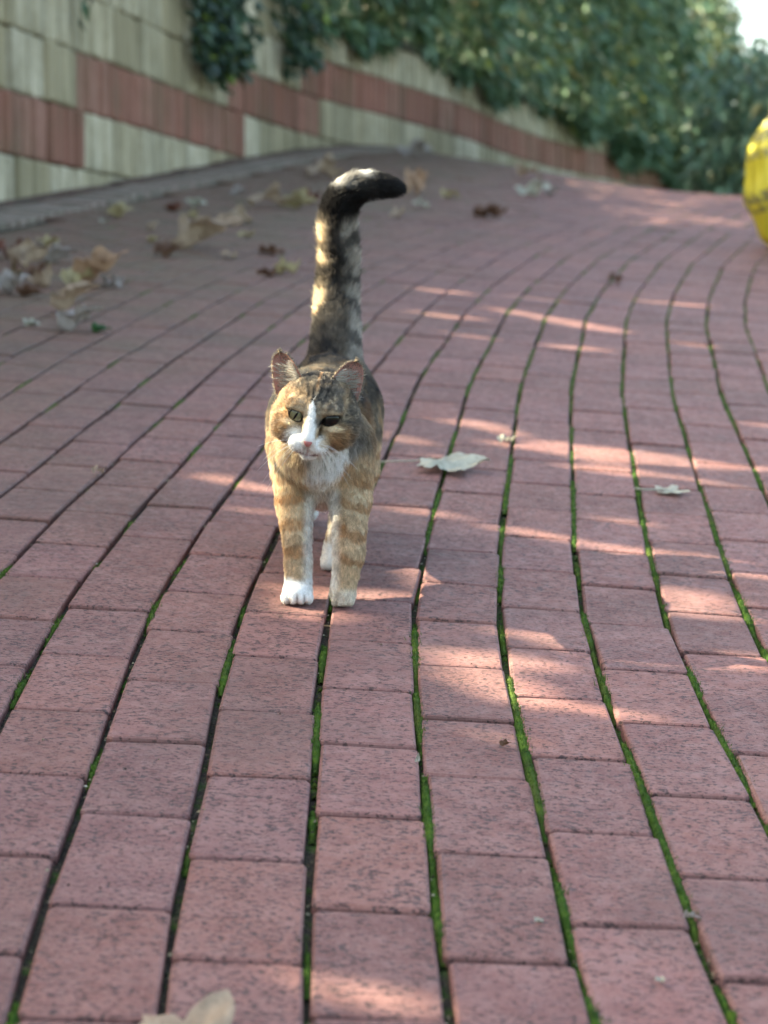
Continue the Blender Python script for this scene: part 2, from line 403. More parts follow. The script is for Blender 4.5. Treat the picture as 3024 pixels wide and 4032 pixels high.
def block_mesh(seed, W=0.396, H=0.2285, D=0.16):
    """split-faced block: upright ribs of uneven depth, worn arrises; X along the wall, -Y out of it"""
    r = np.random.default_rng(seed); nr = 4
    xs = [-W/2]; dep = [0.016]
    for i in range(nr):
        a = -W/2+W*i/nr; b = a+W/nr; o = r.uniform(-.010, .008)
        xs += [a+.010+r.uniform(0, .01), b-.012-r.uniform(0, .012)]; dep += [o, o+r.uniform(-.004, .004)]
        if i < nr-1: xs += [b-.003]; dep += [r.uniform(.010, .024)]
    xs += [W/2]; dep += [0.016]
    n = len(xs); V = []
    for z, e in ((0.0, .006), (0.010, 0), (H-.010, 0), (H, .006)):
        for x, d in zip(xs, dep): V.append((x, d+e+r.normal(0, .0015), z))
    F = []
    for j in range(3):
        for i in range(n-1): F.append((j*n+i, j*n+i+1, (j+1)*n+i+1, (j+1)*n+i))
    o = len(V); V += [(-W/2, D, 0), (W/2, D, 0), (W/2, D, H), (-W/2, D, H)]
    F += [tuple(range(n))[::-1]+(o, o+1), tuple(3*n+i for i in range(n))+(o+2, o+3), (0, n, 2*n, 3*n, o+3, o), (n-1, o+1, o+2, 4*n-1, 3*n-1, 2*n-1)]
    return V, F
BLV = [block_mesh(i) for i in range(8)]
BLK = {('r', i): mesh('block', *BLV[i], M_RED) for i in range(8)}
BLK.update({('g', i): mesh('block', *BLV[i], M_GREY) for i in range(8)})
wall = tag(empty('retaining_wall'), 'curved retaining wall of ribbed grey and red concrete blocks beside the path', 'wall')
def s_of(px):
    """distance along the wall of the pixel column px"""
    return float(np.interp((px-1512)/FOC, (WP[:, 0]/(WP[:, 1]*CP))[WP[:, 1] > 4], WS[WP[:, 1] > 4]))
Z0 = CAMZ + 0.582; CH = 0.235
sE = [s_of(v) for v in (337, 284, 966, 933, 1270, 1232)]
for c in range(-5, 6):
    z = Z0 + c*CH
    ref = {0: sE[0], 1: sE[2], 2: sE[4]}.get(c, sE[5] + (c*0.2 % 0.4))
    s = ref - 0.405*int((ref-0.6)/0.405) - 0.405
    while s < WS[-1]-1.2:
        x, y, tx, ty = wall_at(s+0.2025)
        sm = s+0.2025
        g = float(ground(x, y))
        if z + CH > g-0.05 and z < g+2.0 and c <= 4 and (y > 7.2 or z + CH < g+0.95):
            red = (c == 0 and sm < sE[0]) or (c == 1 and sE[1]+.1 < sm < sE[2]) or (c == 2 and sE[3]-.12 < sm < sE[4]) or (c == 3 and sm > sE[5]-.1) or (c == -1 and sm < sE[0]-3)
            M = Matrix(((tx, -ty, 0, x), (ty, tx, 0, y), (0, 0, 1, z+0.003), (0, 0, 0, 1))) @ Matrix.Translation((0, rng.normal(0, .003), 0))
            link('block', BLK[('r' if red else 'g', int(rng.integers(8)))], wall, M)
        s += 0.405
# coping slabs and the earth core behind the face
M_COP = block_mat('coping_slab', [(0, (0.11, 0.105, 0.08)), (1, (0.20, 0.19, 0.15))], 0.8)
zc = Z0 + 5*CH + 0.003
V, F = [], []
for i, s in enumerate(np.arange(0.4, WS[-1]-1.2, 0.25)):
    x, y, tx, ty = wall_at(s); nxn, nyn = -ty, tx
    for dpt in (0.045, 1.6):
        V += [(x+nxn*dpt, y+nyn*dpt, float(ground(x, y))-0.6), (x+nxn*dpt, y+nyn*dpt, zc-0.01 if y > 7.2 else float(ground(x, y))+0.70)]
    if i: 
        a = 4*(i-1); b = 4*i
        F += [(a, b, b+1, a+1), (a+1, b+1, b+3, a+3), (a+3, b+3, b+2, a+2)]
link('core', mesh('core', V, F, M_SOIL), wall)
cop = None
for s in np.arange(0.8, WS[-1]-1.6, 0.6):
    x, y, tx, ty = wall_at(s)
    if y < 7.4: continue
    if cop is None:
        v = np.array([(sx*.297, sy, sz) for sz in (0, .05) for sx, sy in ((-1, -.035), (1, -.035), (1, .24), (-1, .24))])
        cop = mesh('coping', v, [(3, 2, 1, 0), (4, 5, 6, 7), (0, 1, 5, 4), (1, 2, 6, 5), (2, 3, 7, 6), (3, 0, 4, 7)], M_COP)
    link('coping', cop, wall, Matrix(((tx, -ty, 0, x), (ty, tx, 0, y), (0, 0, 1, zc), (0, 0, 0, 1))))

# ------------------------------------------------------------------ greenery over the wall
def leaf_mat(name, stops, gloss=0.46, trans=0.06):
    m = Mat(name, gloss, 0.5); v, r1, r2 = m.pieces()
    c = m.ramp(r1, stops); m.color(c)
    m.translucent(m.mix(0.5, c, (0.35, 0.45, 0.05), 'MIX'), trans); return m.m
M_IVY = leaf_mat('hedge_leaf', [(0, (0.042, 0.090, 0.050)), (0.45, (0.100, 0.185, 0.098)), (0.8, (0.165, 0.255, 0.150)), (0.94, (0.105, 0.165, 0.070)), (0.975, (0.22, 0.17, 0.07)), (1, (0.24, 0.30, 0.03))])
M_DARKIVY = leaf_mat('creeper_leaf', [(0, (0.012, 0.032, 0.022)), (0.6, (0.024, 0.060, 0.034)), (0.95, (0.05, 0.10, 0.04)), (1, (0.26, 0.34, 0.03))])
M_YELLOW = leaf_mat('autumn_leaf', [(0, (0.08, 0.15, 0.08)), (0.5, (0.15, 0.22, 0.11)), (0.85, (0.28, 0.28, 0.14)), (1, (0.38, 0.25, 0.13))], 0.5, 0.15)
M_TREE = leaf_mat('tree_leaf', [(0, (0.04, 0.08, 0.02)), (0.6, (0.07, 0.11, 0.03)), (1, (0.14, 0.12, 0.04))], 0.5, 0.12)
M_BARK = Mat('bark', 0.9, 0.2); M_BARK.color(M_BARK.ramp(M_BARK.noise(M_BARK.pos(), 9, 5), [(0.35, (0.06, 0.045, 0.032)), (0.7, (0.16, 0.13, 0.095))])); M_BARK.bump(M_BARK.noise(M_BARK.pos(), 30, 5), 0.9, 0.02); M_BARK = M_BARK.m

def leaf_cloud(P, D, L, W, N=None):
    """many folded leaves: base points P, directions D, lengths L, widths W -> verts, faces (4 triangles each)"""
    n = len(P); D = D/np.linalg.norm(D, axis=1)[:, None]
    R = rng.normal(0, 1, (n, 3)); S = np.cross(D, R); S /= np.linalg.norm(S, axis=1)[:, None]; U = np.cross(S, D)
    L = L[:, None]; W = W[:, None]
    tip = P + D*L - U*L*0.12; mid = P + D*L*0.42 + U*L*0.04
    a = mid + S*W*0.5 + U*W*0.16; b = mid - S*W*0.5 + U*W*0.16
    V = np.stack([P, a, tip, b, mid], 1).reshape(-1, 3)
    base = np.arange(n)[:, None]*5
    F = np.concatenate([base+np.array([[0, 4, 1]]), base+np.array([[1, 4, 2]]), base+np.array([[4, 3, 2]]), base+np.array([[0, 3, 4]])])
    return V, F
def shrub(name, label, cat, P, D, L, W, mat, stems):
    root = empty(name, tuple(stems[0][0][0]) if stems else tuple(P[0]))
    tag(root, label, cat)
    inv = Matrix.Translation(-root.location)
    V, F = leaf_cloud(P, D, L, W)
    tag(link('foliage', mesh('foliage', V, F, mat), root, inv), kind='stuff')
    for pts, rad in stems:
        v, f = tube(pts, rad, 6); link('stem', mesh('stem', v, f, M_BARK, True), root, inv)
    return root
def lumpy(y, ph): return math.sin(y*1.7+ph)*0.5 + math.sin(y*3.9+ph*2)*0.3 + math.sin(y*8.3+ph*3)*0.2

# the spots the sun reaches, through openings in the leaves above
def px3(px, py): return at(px*1.8227, py*1.8227)          # from the 1659-pixel view of the photograph
GAPS = []                                                # (point, radius)
def streak(x0, y0, x1, y1, r=.02):
    a, b = px3(x0, y0), px3(x1, y1); n = max(2, int(np.linalg.norm(b-a)/.035)+1)
    for t in np.linspace(0, 1, n): GAPS.append((a+(b-a)*t, r*(0.45+0.5*math.sin(math.pi*(0.12+0.76*t)))-.004*(1+math.sin(t*23+x0)) + (.009 if 590 < y0 < 1190 else 0)))
for q in ((1085, 668, 1335, 718, .035), (940, 678, 1030, 690, .04), (905, 622, 990, 634, .03), (1190, 745, 1290, 758, .025), (990, 722, 1040, 732, .02), (1115, 640, 1215, 652, .02),
          (1010, 908, 1100, 938, .02), (1090, 958, 1250, 985, .036), (1230, 968, 1460, 985, .034), (1240, 1008, 1400, 1022, .030), (840, 938, 925, 962, .018), (930, 985, 1000, 998, .015),
          (1400, 1000, 1659, 1012, .016), (1590, 910, 1659, 920, .02), (1380, 650, 1540, 662, .02), (1560, 605, 1659, 612, .02), (1470, 740, 1540, 750, .015), (1520, 1040, 1600, 1050, .014),
          (445, 1025, 590, 1062, .020), (520, 1098, 600, 1112, .015), (510, 1215, 600, 1228, .016), (545, 1258, 640, 1272, .018), (560, 1318, 705, 1338, .016), (835, 1280, 1030, 1325, .026), (830, 1100, 925, 1105, .014),
          (1090, 1140, 1230, 1170, .016), (1320, 1120, 1390, 1130, .016), (1350, 1185, 1480, 1200, .016), (1290, 1275, 1420, 1292, .014), (1590, 1240, 1659, 1250, .010), (1500, 1290, 1640, 1310, .004),
          (910, 1400, 1090, 1440, .018), (985, 1470, 1110, 1530, .022), (1110, 1412, 1240, 1450, .018), (1120, 1510, 1440, 1566, .020), (1000, 1570, 1120, 1600, .022), (960, 1440, 1100, 1500, .015),
          (720, 2120, 960, 2200, .030), (1060, 2120, 1200, 2160, .008), (1290, 2110, 1480, 2170, .008), (1080, 1455, 1200, 1490, .014)):
    streak(*q)
CATO = np.array([-.08, 2.68, 0.0])                       # the cat's own origin on the slope
for x, y, z, r in ((-.075, .18, .25, .04), (-.08, .25, .22, .04), (-.06, .06, .20, .05), (-.05, .05, .17, .045), (-.058, .06, .13, .004),  (-.065, .10, .23, .03), (-.047, .02, .06, .014), (-.050, .045, .10, .016), (-.047, .005, .03, .008), (-.085, .25, .26, .03), (-.06, .08, .185, .03),
                   (-.047, -.003, .30, .012), (.045, -.004, .29, .012), (-.055, -.02, .235, .012), (.02, .48, .54, .03), (.055, .48, .56, .02), (-.02, .49, .42, .02), (-.02, .49, .385, .022), (-.02, .49, .36, .02), (.06, .2, .28, .02), (.0, .3, .33, .015)):
    GAPS.append((CATO+np.array([x, y, z]), r+.022))
G = np.array([g[0] for g in GAPS]); GR = np.array([g[1] for g in GAPS])
def open_to_sun(P, extra):
    keep = np.ones(len(P), bool)
    for q, r in zip(G, GR):
        w_ = P - q; dd = np.linalg.norm(w_ - (w_@SUN)[:, None]*SUN, axis=1); keep &= dd > r + extra
    return keep
ZT = Z0 + 5*CH            # top of the wall
def pick(n, f):
    out = []
    while len(out) < n:
        q = f()
        if q is not None: out.append(q)
    return np.array(out)
# 1 the long hedge that spills over the wall from the bend onwards
def hedge_pt():
    s = rng.uniform(s_of(1180), WS[-1]-1.5); x, y, tx, ty = wall_at(s)
    hang = 0.16*lumpy(s, 1.0) - 0.02
    if s > s_of(2380): hang += 0.30
    top = 2.1 + 0.22*lumpy(s*.7, 4) - 1.95*float(sstep(.100, .150, x/y))
    u = rng.random()**1.25
    h = -hang*1.0 + u*(top+hang)
    bulge = 0.50*math.sin(min(1, (u+.12)*1.25)*math.pi*0.62) + 0.16*lumpy(s*2+h*3, 2)
    dep = bulge - abs(rng.normal(0, 0.30))
    dep = max(dep, 0.03 if h < 0.05 else -1.4)
    if rng.random() < 0.35*sstep(0.1, 0.5, lumpy(s*2.6+h*1.7, 7)) and h < 1.2: return None
    nx_, ny_ = ty, -tx
    fade = sstep(s_of(1180), s_of(1500), s)
    if rng.random() > fade+0.12 and h < 0.3: return None
    return (x+nx_*dep, y+ny_*dep, ZT+h, nx_, ny_)
def back_hedge_pt():
    s = rng.uniform(1.0, s_of(1500)); x, y, tx, ty = wall_at(s)
    g = float(ground(x, y)); zt = ZT if y > 7.2 else g+.85
    u = rng.random(); dep = -abs(rng.normal(.1, .25)) + .12*lumpy(s*2+u*4, 2)
    return (x+ty*dep, y-tx*dep, zt+.02+.02*rng.random()+u*(1.9+.2*lumpy(s, 3)), ty, -tx)
Q = np.vstack([pick(26000, hedge_pt), pick(19000, back_hedge_pt)]); Q = Q[open_to_sun(Q[:, :3], .13)]
D = np.c_[Q[:, 3]*.55+rng.normal(0, .35, len(Q)), Q[:, 4]*.55+rng.normal(0, .35, len(Q)), -0.75+rng.normal(0, .35, len(Q))]
st = []
for s in np.linspace(s_of(1300), WS[-1]-2.2, 16):
    x, y, tx, ty = wall_at(s); a = np.array([x-ty*.25, y+tx*.25, ZT+.04])
    pts = [a, a+[ty*.1, -tx*.1, .6], a+[ty*.45, -tx*.45, .9], a+[ty*.72, -tx*.72, .35]]
    st.append((np.array(pts)+rng.normal(0, .05, (4, 3)), [.025, .018, .012, .006]))
shrub('overhanging_hedge', 'dense dark green hedge spilling over the top of the wall along the bend', 'hedge', Q[:, :3], D, rng.uniform(.09, .21, len(Q)), rng.uniform(.040, .085, len(Q)), M_IVY, st)
# 2 the curtain of creeper that comes down to the paving at the right
def curtain_pt():
    y = rng.uniform(12.6, 18.0); x0 = 1.78 + (y-12.9)*0.13
    x = x0 + rng.random()*2.9; g = float(ground(x, y))
    if math.hypot((x-x0-1.5)/1.7, (y-15.2)/2.5) > 1: return None
    h = rng.random()**1.1*1.22*(1-0.30*abs((x-x0-1.2)/1.7))
    edge = math.hypot((x-x0-1.5)/1.7, (y-15.2)/2.5)
    if edge < 0.35 + 0.12*lumpy(h*2+y, 3) and h < 1.1: return None
    return (x, y, g+h, (x-x0-1.5)*.5, -0.9)
Q = pick(14000, curtain_pt)
D = np.c_[Q[:, 3]*.4+rng.normal(0, .35, len(Q)), Q[:, 4]*.5+rng.normal(0, .35, len(Q)), -0.75+rng.normal(0, .35, len(Q))]
st = []
for i in range(7):
    x, y = 3.0+rng.normal(0, .5), 15.2+rng.normal(0, .8); g = float(ground(x, y))
    st.append((np.array([(x, y, g-.05), (x+.1, y-.1, g+.7), (x+rng.normal(0, .3), y-.1, g+1.0), (x+rng.normal(0, .4), y-.2, g+1.25)]), [.05, .04, .025, .01]))
shrub('bushy_creeper', 'dark green bush reaching down to the paving behind the yellow bag', 'bush', Q[:, :3], D, rng.uniform(.08, .18, len(Q)), rng.uniform(.035, .07, len(Q)), M_IVY, st)
# 3 the sunlit, yellowing shrub above it
def yel_pt():
    q = rng.normal(0, 1, 3); q /= np.linalg.norm(q); r = rng.uniform(.55, 1.05)
    return tuple(np.array([3.20, 24.6, CAMZ+3.15]) + q*r*np.array([.85, .8, .75])*(1+.22*math.sin(q[0]*5+q[2]*4)) ) + (q[0], q[1])
Q = pick(4200, yel_pt)
D = np.c_[Q[:, 3]*.6+rng.normal(0, .4, len(Q)), Q[:, 4]*.6+rng.normal(0, .4, len(Q)), -0.5+rng.normal(0, .4, len(Q))]
b = np.array([3.20, 24.6, ZT-.3])
shrub('yellowing_shrub', 'tall yellowing shrub catching the sun above the green bush at the right', 'shrub', Q[:, :3], D, rng.uniform(.07, .13, len(Q)), rng.uniform(.035, .06, len(Q)), M_YELLOW,
      [(np.array([b, b+[.05, 0, .7], b+[0, .1, 1.15]]), [.06, .05, .03]), (np.array([b+[0, .1, 1.1], b+[.4, -.1, 1.5]]), [.03, .01]), (np.array([b+[0, .1, 1.1], b+[-.4, -.1, 1.6]]), [.03, .01])])
# 4 the dark creeper hanging on the wall at the left, and two thin trailing shoots
def creep(name, label, px, top, reach, wid, n, mat):
    s0 = s_of(px); x0, y0, tx, ty = wall_at(s0)
    def f():
        t = rng.random(); s = s0 + rng.normal(0, wid)*(1-.55*t) ; x, y, ax, ay = wall_at(s)
        dep = abs(rng.normal(0.06, .06))+.02
        return (x+ay*dep, y-ax*dep, top-reach*t+rng.normal(0, .03), ay, -ax)
    Q = pick(n, f)
    D = np.c_[Q[:, 3]*.5+rng.normal(0, .35, n), Q[:, 4]*.5+rng.normal(0, .35, n), -0.8+rng.normal(0, .3, n)]
    a = np.array([x0-ty*.05, y0+tx*.05, top+.1])
    shrub(name, label, 'creeper', Q[:, :3], D, rng.uniform(.05, .10, n), rng.uniform(.03, .05, n), mat,
          [(np.array([a, a+[ty*.1, -tx*.1, .02], a+[ty*.12, -tx*.12, -reach*.6-.05], a+[ty*.13, -tx*.13, -reach*.95-.1]]), [.012, .010, .006, .003])])
creep('trailing_creeper', 'dark leafy creeper hanging over the wall above the red blocks at the left', 800, ZT+.05, .62, .36, 900, M_DARKIVY)
creep('trailing_creeper', 'thin trailing shoot with a few pale leaves near the left end of the wall', 300, ZT+.05, .62, .05, 26, M_DARKIVY)
creep('trailing_creeper', 'small creeper tuft over the wall between the dark creeper and the long hedge', 1120, ZT+.05, .42, .22, 260, M_DARKIVY)

# ------------------------------------------------------------------ the tree whose crown shades the path; the sun comes through its gaps
def crown():
    n = 52000
    h = rng.uniform(2.9, 3.9, n)                          # height above the slope, along the sun's way
    gy_ = 0.4 + 8.6*rng.random(n)**.75; gx_ = rng.uniform(-1, 1, n)*(.1753*gy_+.42)+.05
    g = ground(gx_, gy_)
    base = np.c_[gx_, gy_, g]
    P = base + SUN*(h/SUN[2])[:, None]
    m_ = 13000; fx, fy = rng.uniform(0.4, 7.0, m_), rng.uniform(8.2, 26, m_)
    P = np.vstack([P, np.c_[fx, fy, ground(fx, fy)] + SUN*(rng.uniform(3.0, 4.4, m_)/SUN[2])[:, None]])
    P = P[open_to_sun(P, 0.021)]
    sun_blockers = []
    for q in ([.022, .0, .085], [.02, -.01, .055], [.022, .01, .115], [.02, -.01, .025]):      # small leaf clusters added to block the sun from the other foreleg
        sun_blockers.append(CATO+np.array(q) + SUN*(5.2+rng.normal(0, .3, (30, 1))) + rng.normal(0, .012, (30, 3)))
    # nothing that would hang into the picture
    v = P - np.array([0, 0, CAMZ]); el = (v[:, 2]*CP + v[:, 1]*SP)/np.maximum(v[:, 1]*CP-v[:, 2]*SP, .1)
    P = P[(el > 0.262) | (v[:, 1] < 0.3)]
    return np.vstack([P] + sun_blockers)
P = crown(); n = len(P)
R = rng.normal(0, 1, (n, 3)); R[:, 2] *= .4; Nn = SUN + R*.55; Nn /= np.linalg.norm(Nn, axis=1)[:, None]
A = np.cross(Nn, rng.normal(0, 1, (n, 3))); A /= np.linalg.norm(A, axis=1)[:, None]; B = np.cross(Nn, A)
ang = np.arange(5)*2*math.pi/5; rad = np.array([1, .85, 1.05, .8, .95])
sz = rng.uniform(.036, .050, n)*np.where(P[:, 1] > 14, 1.9, 1); sz[-120:] = .020
V = (P[:, None, :] + sz[:, None, None]*rad[None, :, None]*(np.cos(ang)[None, :, None]*A[:, None, :] + np.sin(ang)[None, :, None]*B[:, None, :])).reshape(-1, 3)
i0 = np.arange(n)[:, None]*5
F = np.concatenate([i0+np.array([[0, 1, 2]]), i0+np.array([[0, 2, 3]]), i0+np.array([[0, 3, 4]])])
tb = np.array([-5.2, 8.5, ZT-.05]); C = P.mean(0)
tree = tag(empty('plane_tree', tuple(tb)), 'spreading plane tree behind the wall whose crown shades the path', 'tree')
inv = Matrix.Translation(-Vector(tb))
tag(link('crown', mesh('crown', V, F, M_TREE), tree, inv), kind='stuff')
v, f = tube([tb+[0, 0, -.6], tb+[.05, 0, .6], tb+[.1, .1, 1.7], tb+[.3, .1, 2.6]], [.26, .21, .19, .15], 12); link('trunk', mesh('trunk', v, f, M_BARK, True), tree, inv)
for dx, dy, dz in ((2.2, 1.5, 1.2), (1.6, -4.0, .6), (1.2, 5.0, 1.9), (-1.2, 1.0, 1.6), (2.3, -1.5, 1.0)):
    a = tb+[.2, .1, 2.2]; v, f = tube([a, a+np.array([dx, dy, dz])*.35+[0, 0, .25], a+np.array([dx, dy, dz])*.7+[0, 0, .2], a+[dx, dy, dz]], [.12, .085, .05, .02], 8)
    link('limb', mesh('limb', v, f, M_BARK, True), tree, inv)

# ------------------------------------------------------------------ fallen leaves
def dry_mat(name, stops, tr=0.2, rough=0.7):
    m = Mat(name, rough, 0.35); tc = m.n('ShaderNodeTexCoord').outputs['Object']; oi = m.n('ShaderNodeObjectInfo')
    c = m.ramp(m.noise(tc, 35, 5, .65), stops)
    wv = m.n('ShaderNodeTexNoise', Scale=240.0, Detail=3.0); m.l(tc, wv.inputs['Vector'])
    c = m.mix(m.ramp(wv.outputs['Fac'], [(0.55, 0.0), (0.75, 0.5)]), c, tuple(x*.4 for x in stops[0][1]))
    m.color(c); m.bump(m.noise(tc, 130, 4), 0.6, .002); m.translucent(c, tr); return m.m
DRY = {'tan': dry_mat('dry_tan', [(0.3, (0.30, 0.205, 0.135)), (0.7, (0.50, 0.38, 0.275))]),
       'pale': dry_mat('dry_pale', [(0.3, (0.34, 0.32, 0.25)), (0.7, (0.54, 0.53, 0.43))]),
       'brown': dry_mat('dry_brown', [(0.3, (0.085, 0.042, 0.026)), (0.7, (0.20, 0.105, 0.062))]),
       'red': dry_mat('dry_red', [(0.3, (0.10, 0.032, 0.02)), (0.7, (0.21, 0.075, 0.04))]),
       'orange': dry_mat('dry_orange', [(0.3, (0.33, 0.19, 0.11)), (0.7, (0.52, 0.34, 0.22))]),
       'yellow': dry_mat('dry_yellow', [(0.3, (0.32, 0.25, 0.12)), (0.7, (0.48, 0.40, 0.23))]),
       'grey': dry_mat('dry_grey', [(0.3, (0.22, 0.18, 0.155)), (0.7, (0.40, 0.345, 0.31))]),
       'green': dry_mat('green_scrap', [(0.3, (0.03, 0.09, 0.03)), (0.7, (0.06, 0.15, 0.05))])}
def dead_leaf(size, curl, seed, lobes=5, flat=0.0):
    """dry lobed leaf, SIZE across, folded along its midrib and rolled up by CURL; returns blade and stalk"""
    r = np.random.default_rng(seed); NA, NR = 44, 7
    th = np.linspace(-math.pi*.93, math.pi*.93, NA)
    tips = np.linspace(-2.25, 2.25, lobes); amp = np.array([.55, .85, 1.0, .85, .55]) if lobes == 5 else np.linspace(.6, 1, lobes)
    amp = amp*r.uniform(.85, 1.1, len(amp))
    R = 0.46 + sum(a*.44*np.exp(-((th-t)/.33)**2) for a, t in zip(amp, tips)) + .045*np.sin(th*17+seed)*(np.abs(th) < 2.6) + r.normal(0, .012, NA)
    V = [(0, 0, 0)]; ph = r.uniform(0, 6.28, 6)
    for j in range(1, NR+1):
        t = j/NR
        for a, q in zip(th, R):
            V.append((q*t*math.sin(a), q*t*math.cos(a), 0))
    V = np.array(V)*size*.58; V[:, 0] *= r.uniform(.62, 1.0) if curl > .45 else 1.0
    x, y = V[:, 0]/size, V[:, 1]/size
    z = (np.abs(x)*.45*(0.4+curl) + .10*np.sin(x*9+ph[0])*np.sin(y*8+ph[1]) + .05*np.sin(x*21+ph[2]+y*15))*size*(1-flat)
    # roll the blade about its length and then about its width
    k1 = curl*2.6*(1+.3*math.sin(seed)); k2 = curl*1.6*math.cos(seed*1.3)
    an = k1*x; X = np.sin(an)/(k1+1e-6)*size; Z = z*np.cos(an) + (1-np.cos(an))/(k1+1e-6)*size; X -= z*np.sin(an)
    an = k2*y; Y = np.sin(an)/(k2+1e-6)*size - Z*np.sin(an); Z2 = Z*np.cos(an)+(1-np.cos(an))/(k2+1e-6)*size
    V = np.c_[X, Y, Z2] + r.normal(0, .006*size, V.shape)
    F = [(0, 1+i, 2+i) for i in range(NA-1)]
    for j in range(NR-1):
        for i in range(NA-1): F.append((1+j*NA+i, 1+(j+1)*NA+i, 1+(j+1)*NA+i+1, 1+j*NA+i+1))
    s0 = V[0]; L = size*.6
    st = tube([s0+[0, .05*size, .001], s0+[.01*size, -.15*size, .004], s0+[.03*size, -.15*size-L*.5, .03*size], s0+[-.02*size, -.15*size-L, .02*size]], [.0011, .0014, .0013, .0018], 5)
    return V, F, st
def drop_leaf(px, py, wpx, label, mat='tan', curl=.5, rot=0.0, tilt=(0, 0), seed=None, stalk=False, flat=0.0, lift=0.0, size=None, name='fallen_leaf', cat='leaf'):
    """a leaf about WPX pixels wide lying at pixel (px, py); ROT turns it on the ground"""
    p = at(px, py); d = p[1]/CP; sz = size or max(.012, 1.5*wpx/FOC*d)
    seed = seed if seed is not None else int(px*7+py)
    V, F, st = dead_leaf(sz, curl, seed, flat=flat)
    Rm = Matrix.Rotation(tilt[0], 3, 'X') @ Matrix.Rotation(tilt[1], 3, 'Y'); A = np.array(Rm)
    V = V@A.T; sv = np.array(st[0])@A.T
    zz = min(V[:, 2].min(), sv[:, 2].min() if stalk else 9) - 0.0004
    V[:, 2] -= zz; sv[:, 2] -= zz
    M = frame(p[0], p[1], rot, lift)
    o = link(name, mesh('leaf_blade', V, F, DRY[mat], True), None, M)
    tag(o, label, cat, 'fallen leaves on the paving')
    if stalk: link('stalk', mesh('stalk', sv, st[1], DRY['pale' if mat != 'brown' else 'brown'], True), o)
    return o
q = 1512/1659
def lf(cx, cy, w, *a, **k): return drop_leaf(cx*q, cy*q, w*q, *a, **k)            # read in an enlargement of the upper left quarter
def rf(cx, cy, w, *a, **k): return drop_leaf(1512+cx*q, cy*q, w*q, *a, **k)       # the same, upper right quarter
# the largest ones near the cat
drop_leaf(1745, 1850, 240, 'large pale grey-green leaf lying arched on the paving right of the cat', 'pale', -.42, 1.62, (.10, .0), 11, True, flat=.5)
drop_leaf(2630, 1942, 120, 'small pale leaf on the mossy paving at the right, right of the large arched leaf', 'pale', .2, 1.6, (0, 0), 5, True, flat=.75)
drop_leaf(1990, 1742, 62, 'tiny pale leaf scrap by the moss joint just behind the large arched leaf', 'pale', .2, .6, seed=3)
drop_leaf(740, 4160, 470, 'pale tan leaf cut off by the bottom edge of the photo', 'tan', .25, 1.5, (0, 0), 8, size=.12, flat=.6)
drop_leaf(385, 1872, 58, 'small curled tan leaf crumb lying alone left of the cat', 'tan', .7, .4, seed=31)
# the drift at the left edge
lf(25, 1120, 130, 'red-brown leaf at the left edge, topmost of the drift below the kerb', 'red', .5, .5)
lf(110, 1150, 175, 'tan curled leaf in the drift at the left edge, beside the red-brown one', 'tan', .8, 1.2, (.3, .2))
lf(235, 1135, 150, 'pale grey leaf at the upper right of the drift at the left edge', 'grey', .5, 1.9, (.2, -.1))
lf(75, 1195, 110, 'small yellowish curl in the middle of the drift at the left edge', 'yellow', .9, .2, (.2, .3))
lf(185, 1240, 150, 'pale twisted leaf with a dark hollow beneath it in the drift at the left', 'tan', .9, 2.3, (.5, .1))
lf(130, 1205, 130, 'dark brown leaf under the pale twisted leaf in the drift at the left', 'brown', .4, 0, )
lf(30, 1270, 140, 'greyish leaf at the left edge, lowest of the drift', 'grey', .6, 1.0, (.2, .2))
lf(115, 1280, 110, 'dull brown leaf at the lower end of the drift at the left edge', 'brown', .5, 2.0)
lf(330, 1240, 130, 'short yellowish-tan leaf lying against the long orange-tan one', 'yellow', .7, .6, (.2, 0))
lf(410, 1235, 235, 'long orange-tan leaf right of the drift at the left edge', 'orange', .75, 1.5, (.25, .1))
lf(480, 1240, 90, 'small grey leaf at the right tip of the long orange-tan one', 'grey', .4, 2.4)
lf(205, 1068, 90, 'small olive-yellow leaf just below the kerb at the left', 'yellow', .3, .9)
lf(310, 1358, 190, 'light tan leaf on top of the leaf pair left of the cat, below the drift', 'tan', .6, 1.9, (.45, .15), lift=.006)
lf(325, 1432, 190, 'grey-pink crumpled leaf, lower of the pair left of the cat', 'grey', .6, 1.4, (.3, -.2))
lf(425, 1437, 75, 'green leaf scrap beside the leaf pair left of the cat', 'green', .3, 1.4)
lf(128, 1408, 62, 'white-green scrap left of the leaf pair', 'pale', .3, 1.2)
# the middle distance
lf(870, 1080, 290, 'long pale tan leaf lying alone in the middle left of the paving', 'tan', .8, 1.9, (.35, .1))
lf(715, 1110, 120, 'small brown leaf left of the long pale tan one', 'brown', .6, 1.2, (.2, .1))
lf(985, 1118, 75, 'small tan bit at the right end of the long pale tan leaf', 'tan', .6, .8)
lf(505, 940, 95, 'yellow leaf lying against the kerb at the left', 'yellow', .5, 1.7, (.2, .1))
lf(448, 965, 42, 'tiny white scrap beside the yellow leaf at the kerb', 'pale', .3, .5)
lf(655, 995, 62, 'round tan leaf curl between the kerb and the long pale tan leaf', 'tan', .8, .6, (.3, 0))
lf(655, 1048, 52, 'small olive bit just below the round tan curl', 'yellow', .4, 1.6)
lf(815, 955, 75, 'dim brown-yellow leaf near the kerb, right of the round tan curl', 'yellow', .5, 1.1)
lf(840, 895, 75, 'pale green-grey leaf at the kerb behind the round tan curl', 'pale', .5, 1.4)
lf(740, 915, 70, 'dark red leaf tucked against the kerb', 'red', .4, 1.9)
lf(1030, 842, 80, 'pinkish pale leaf at the kerb left of the tail', 'grey', .7, .4, (.3, .1))
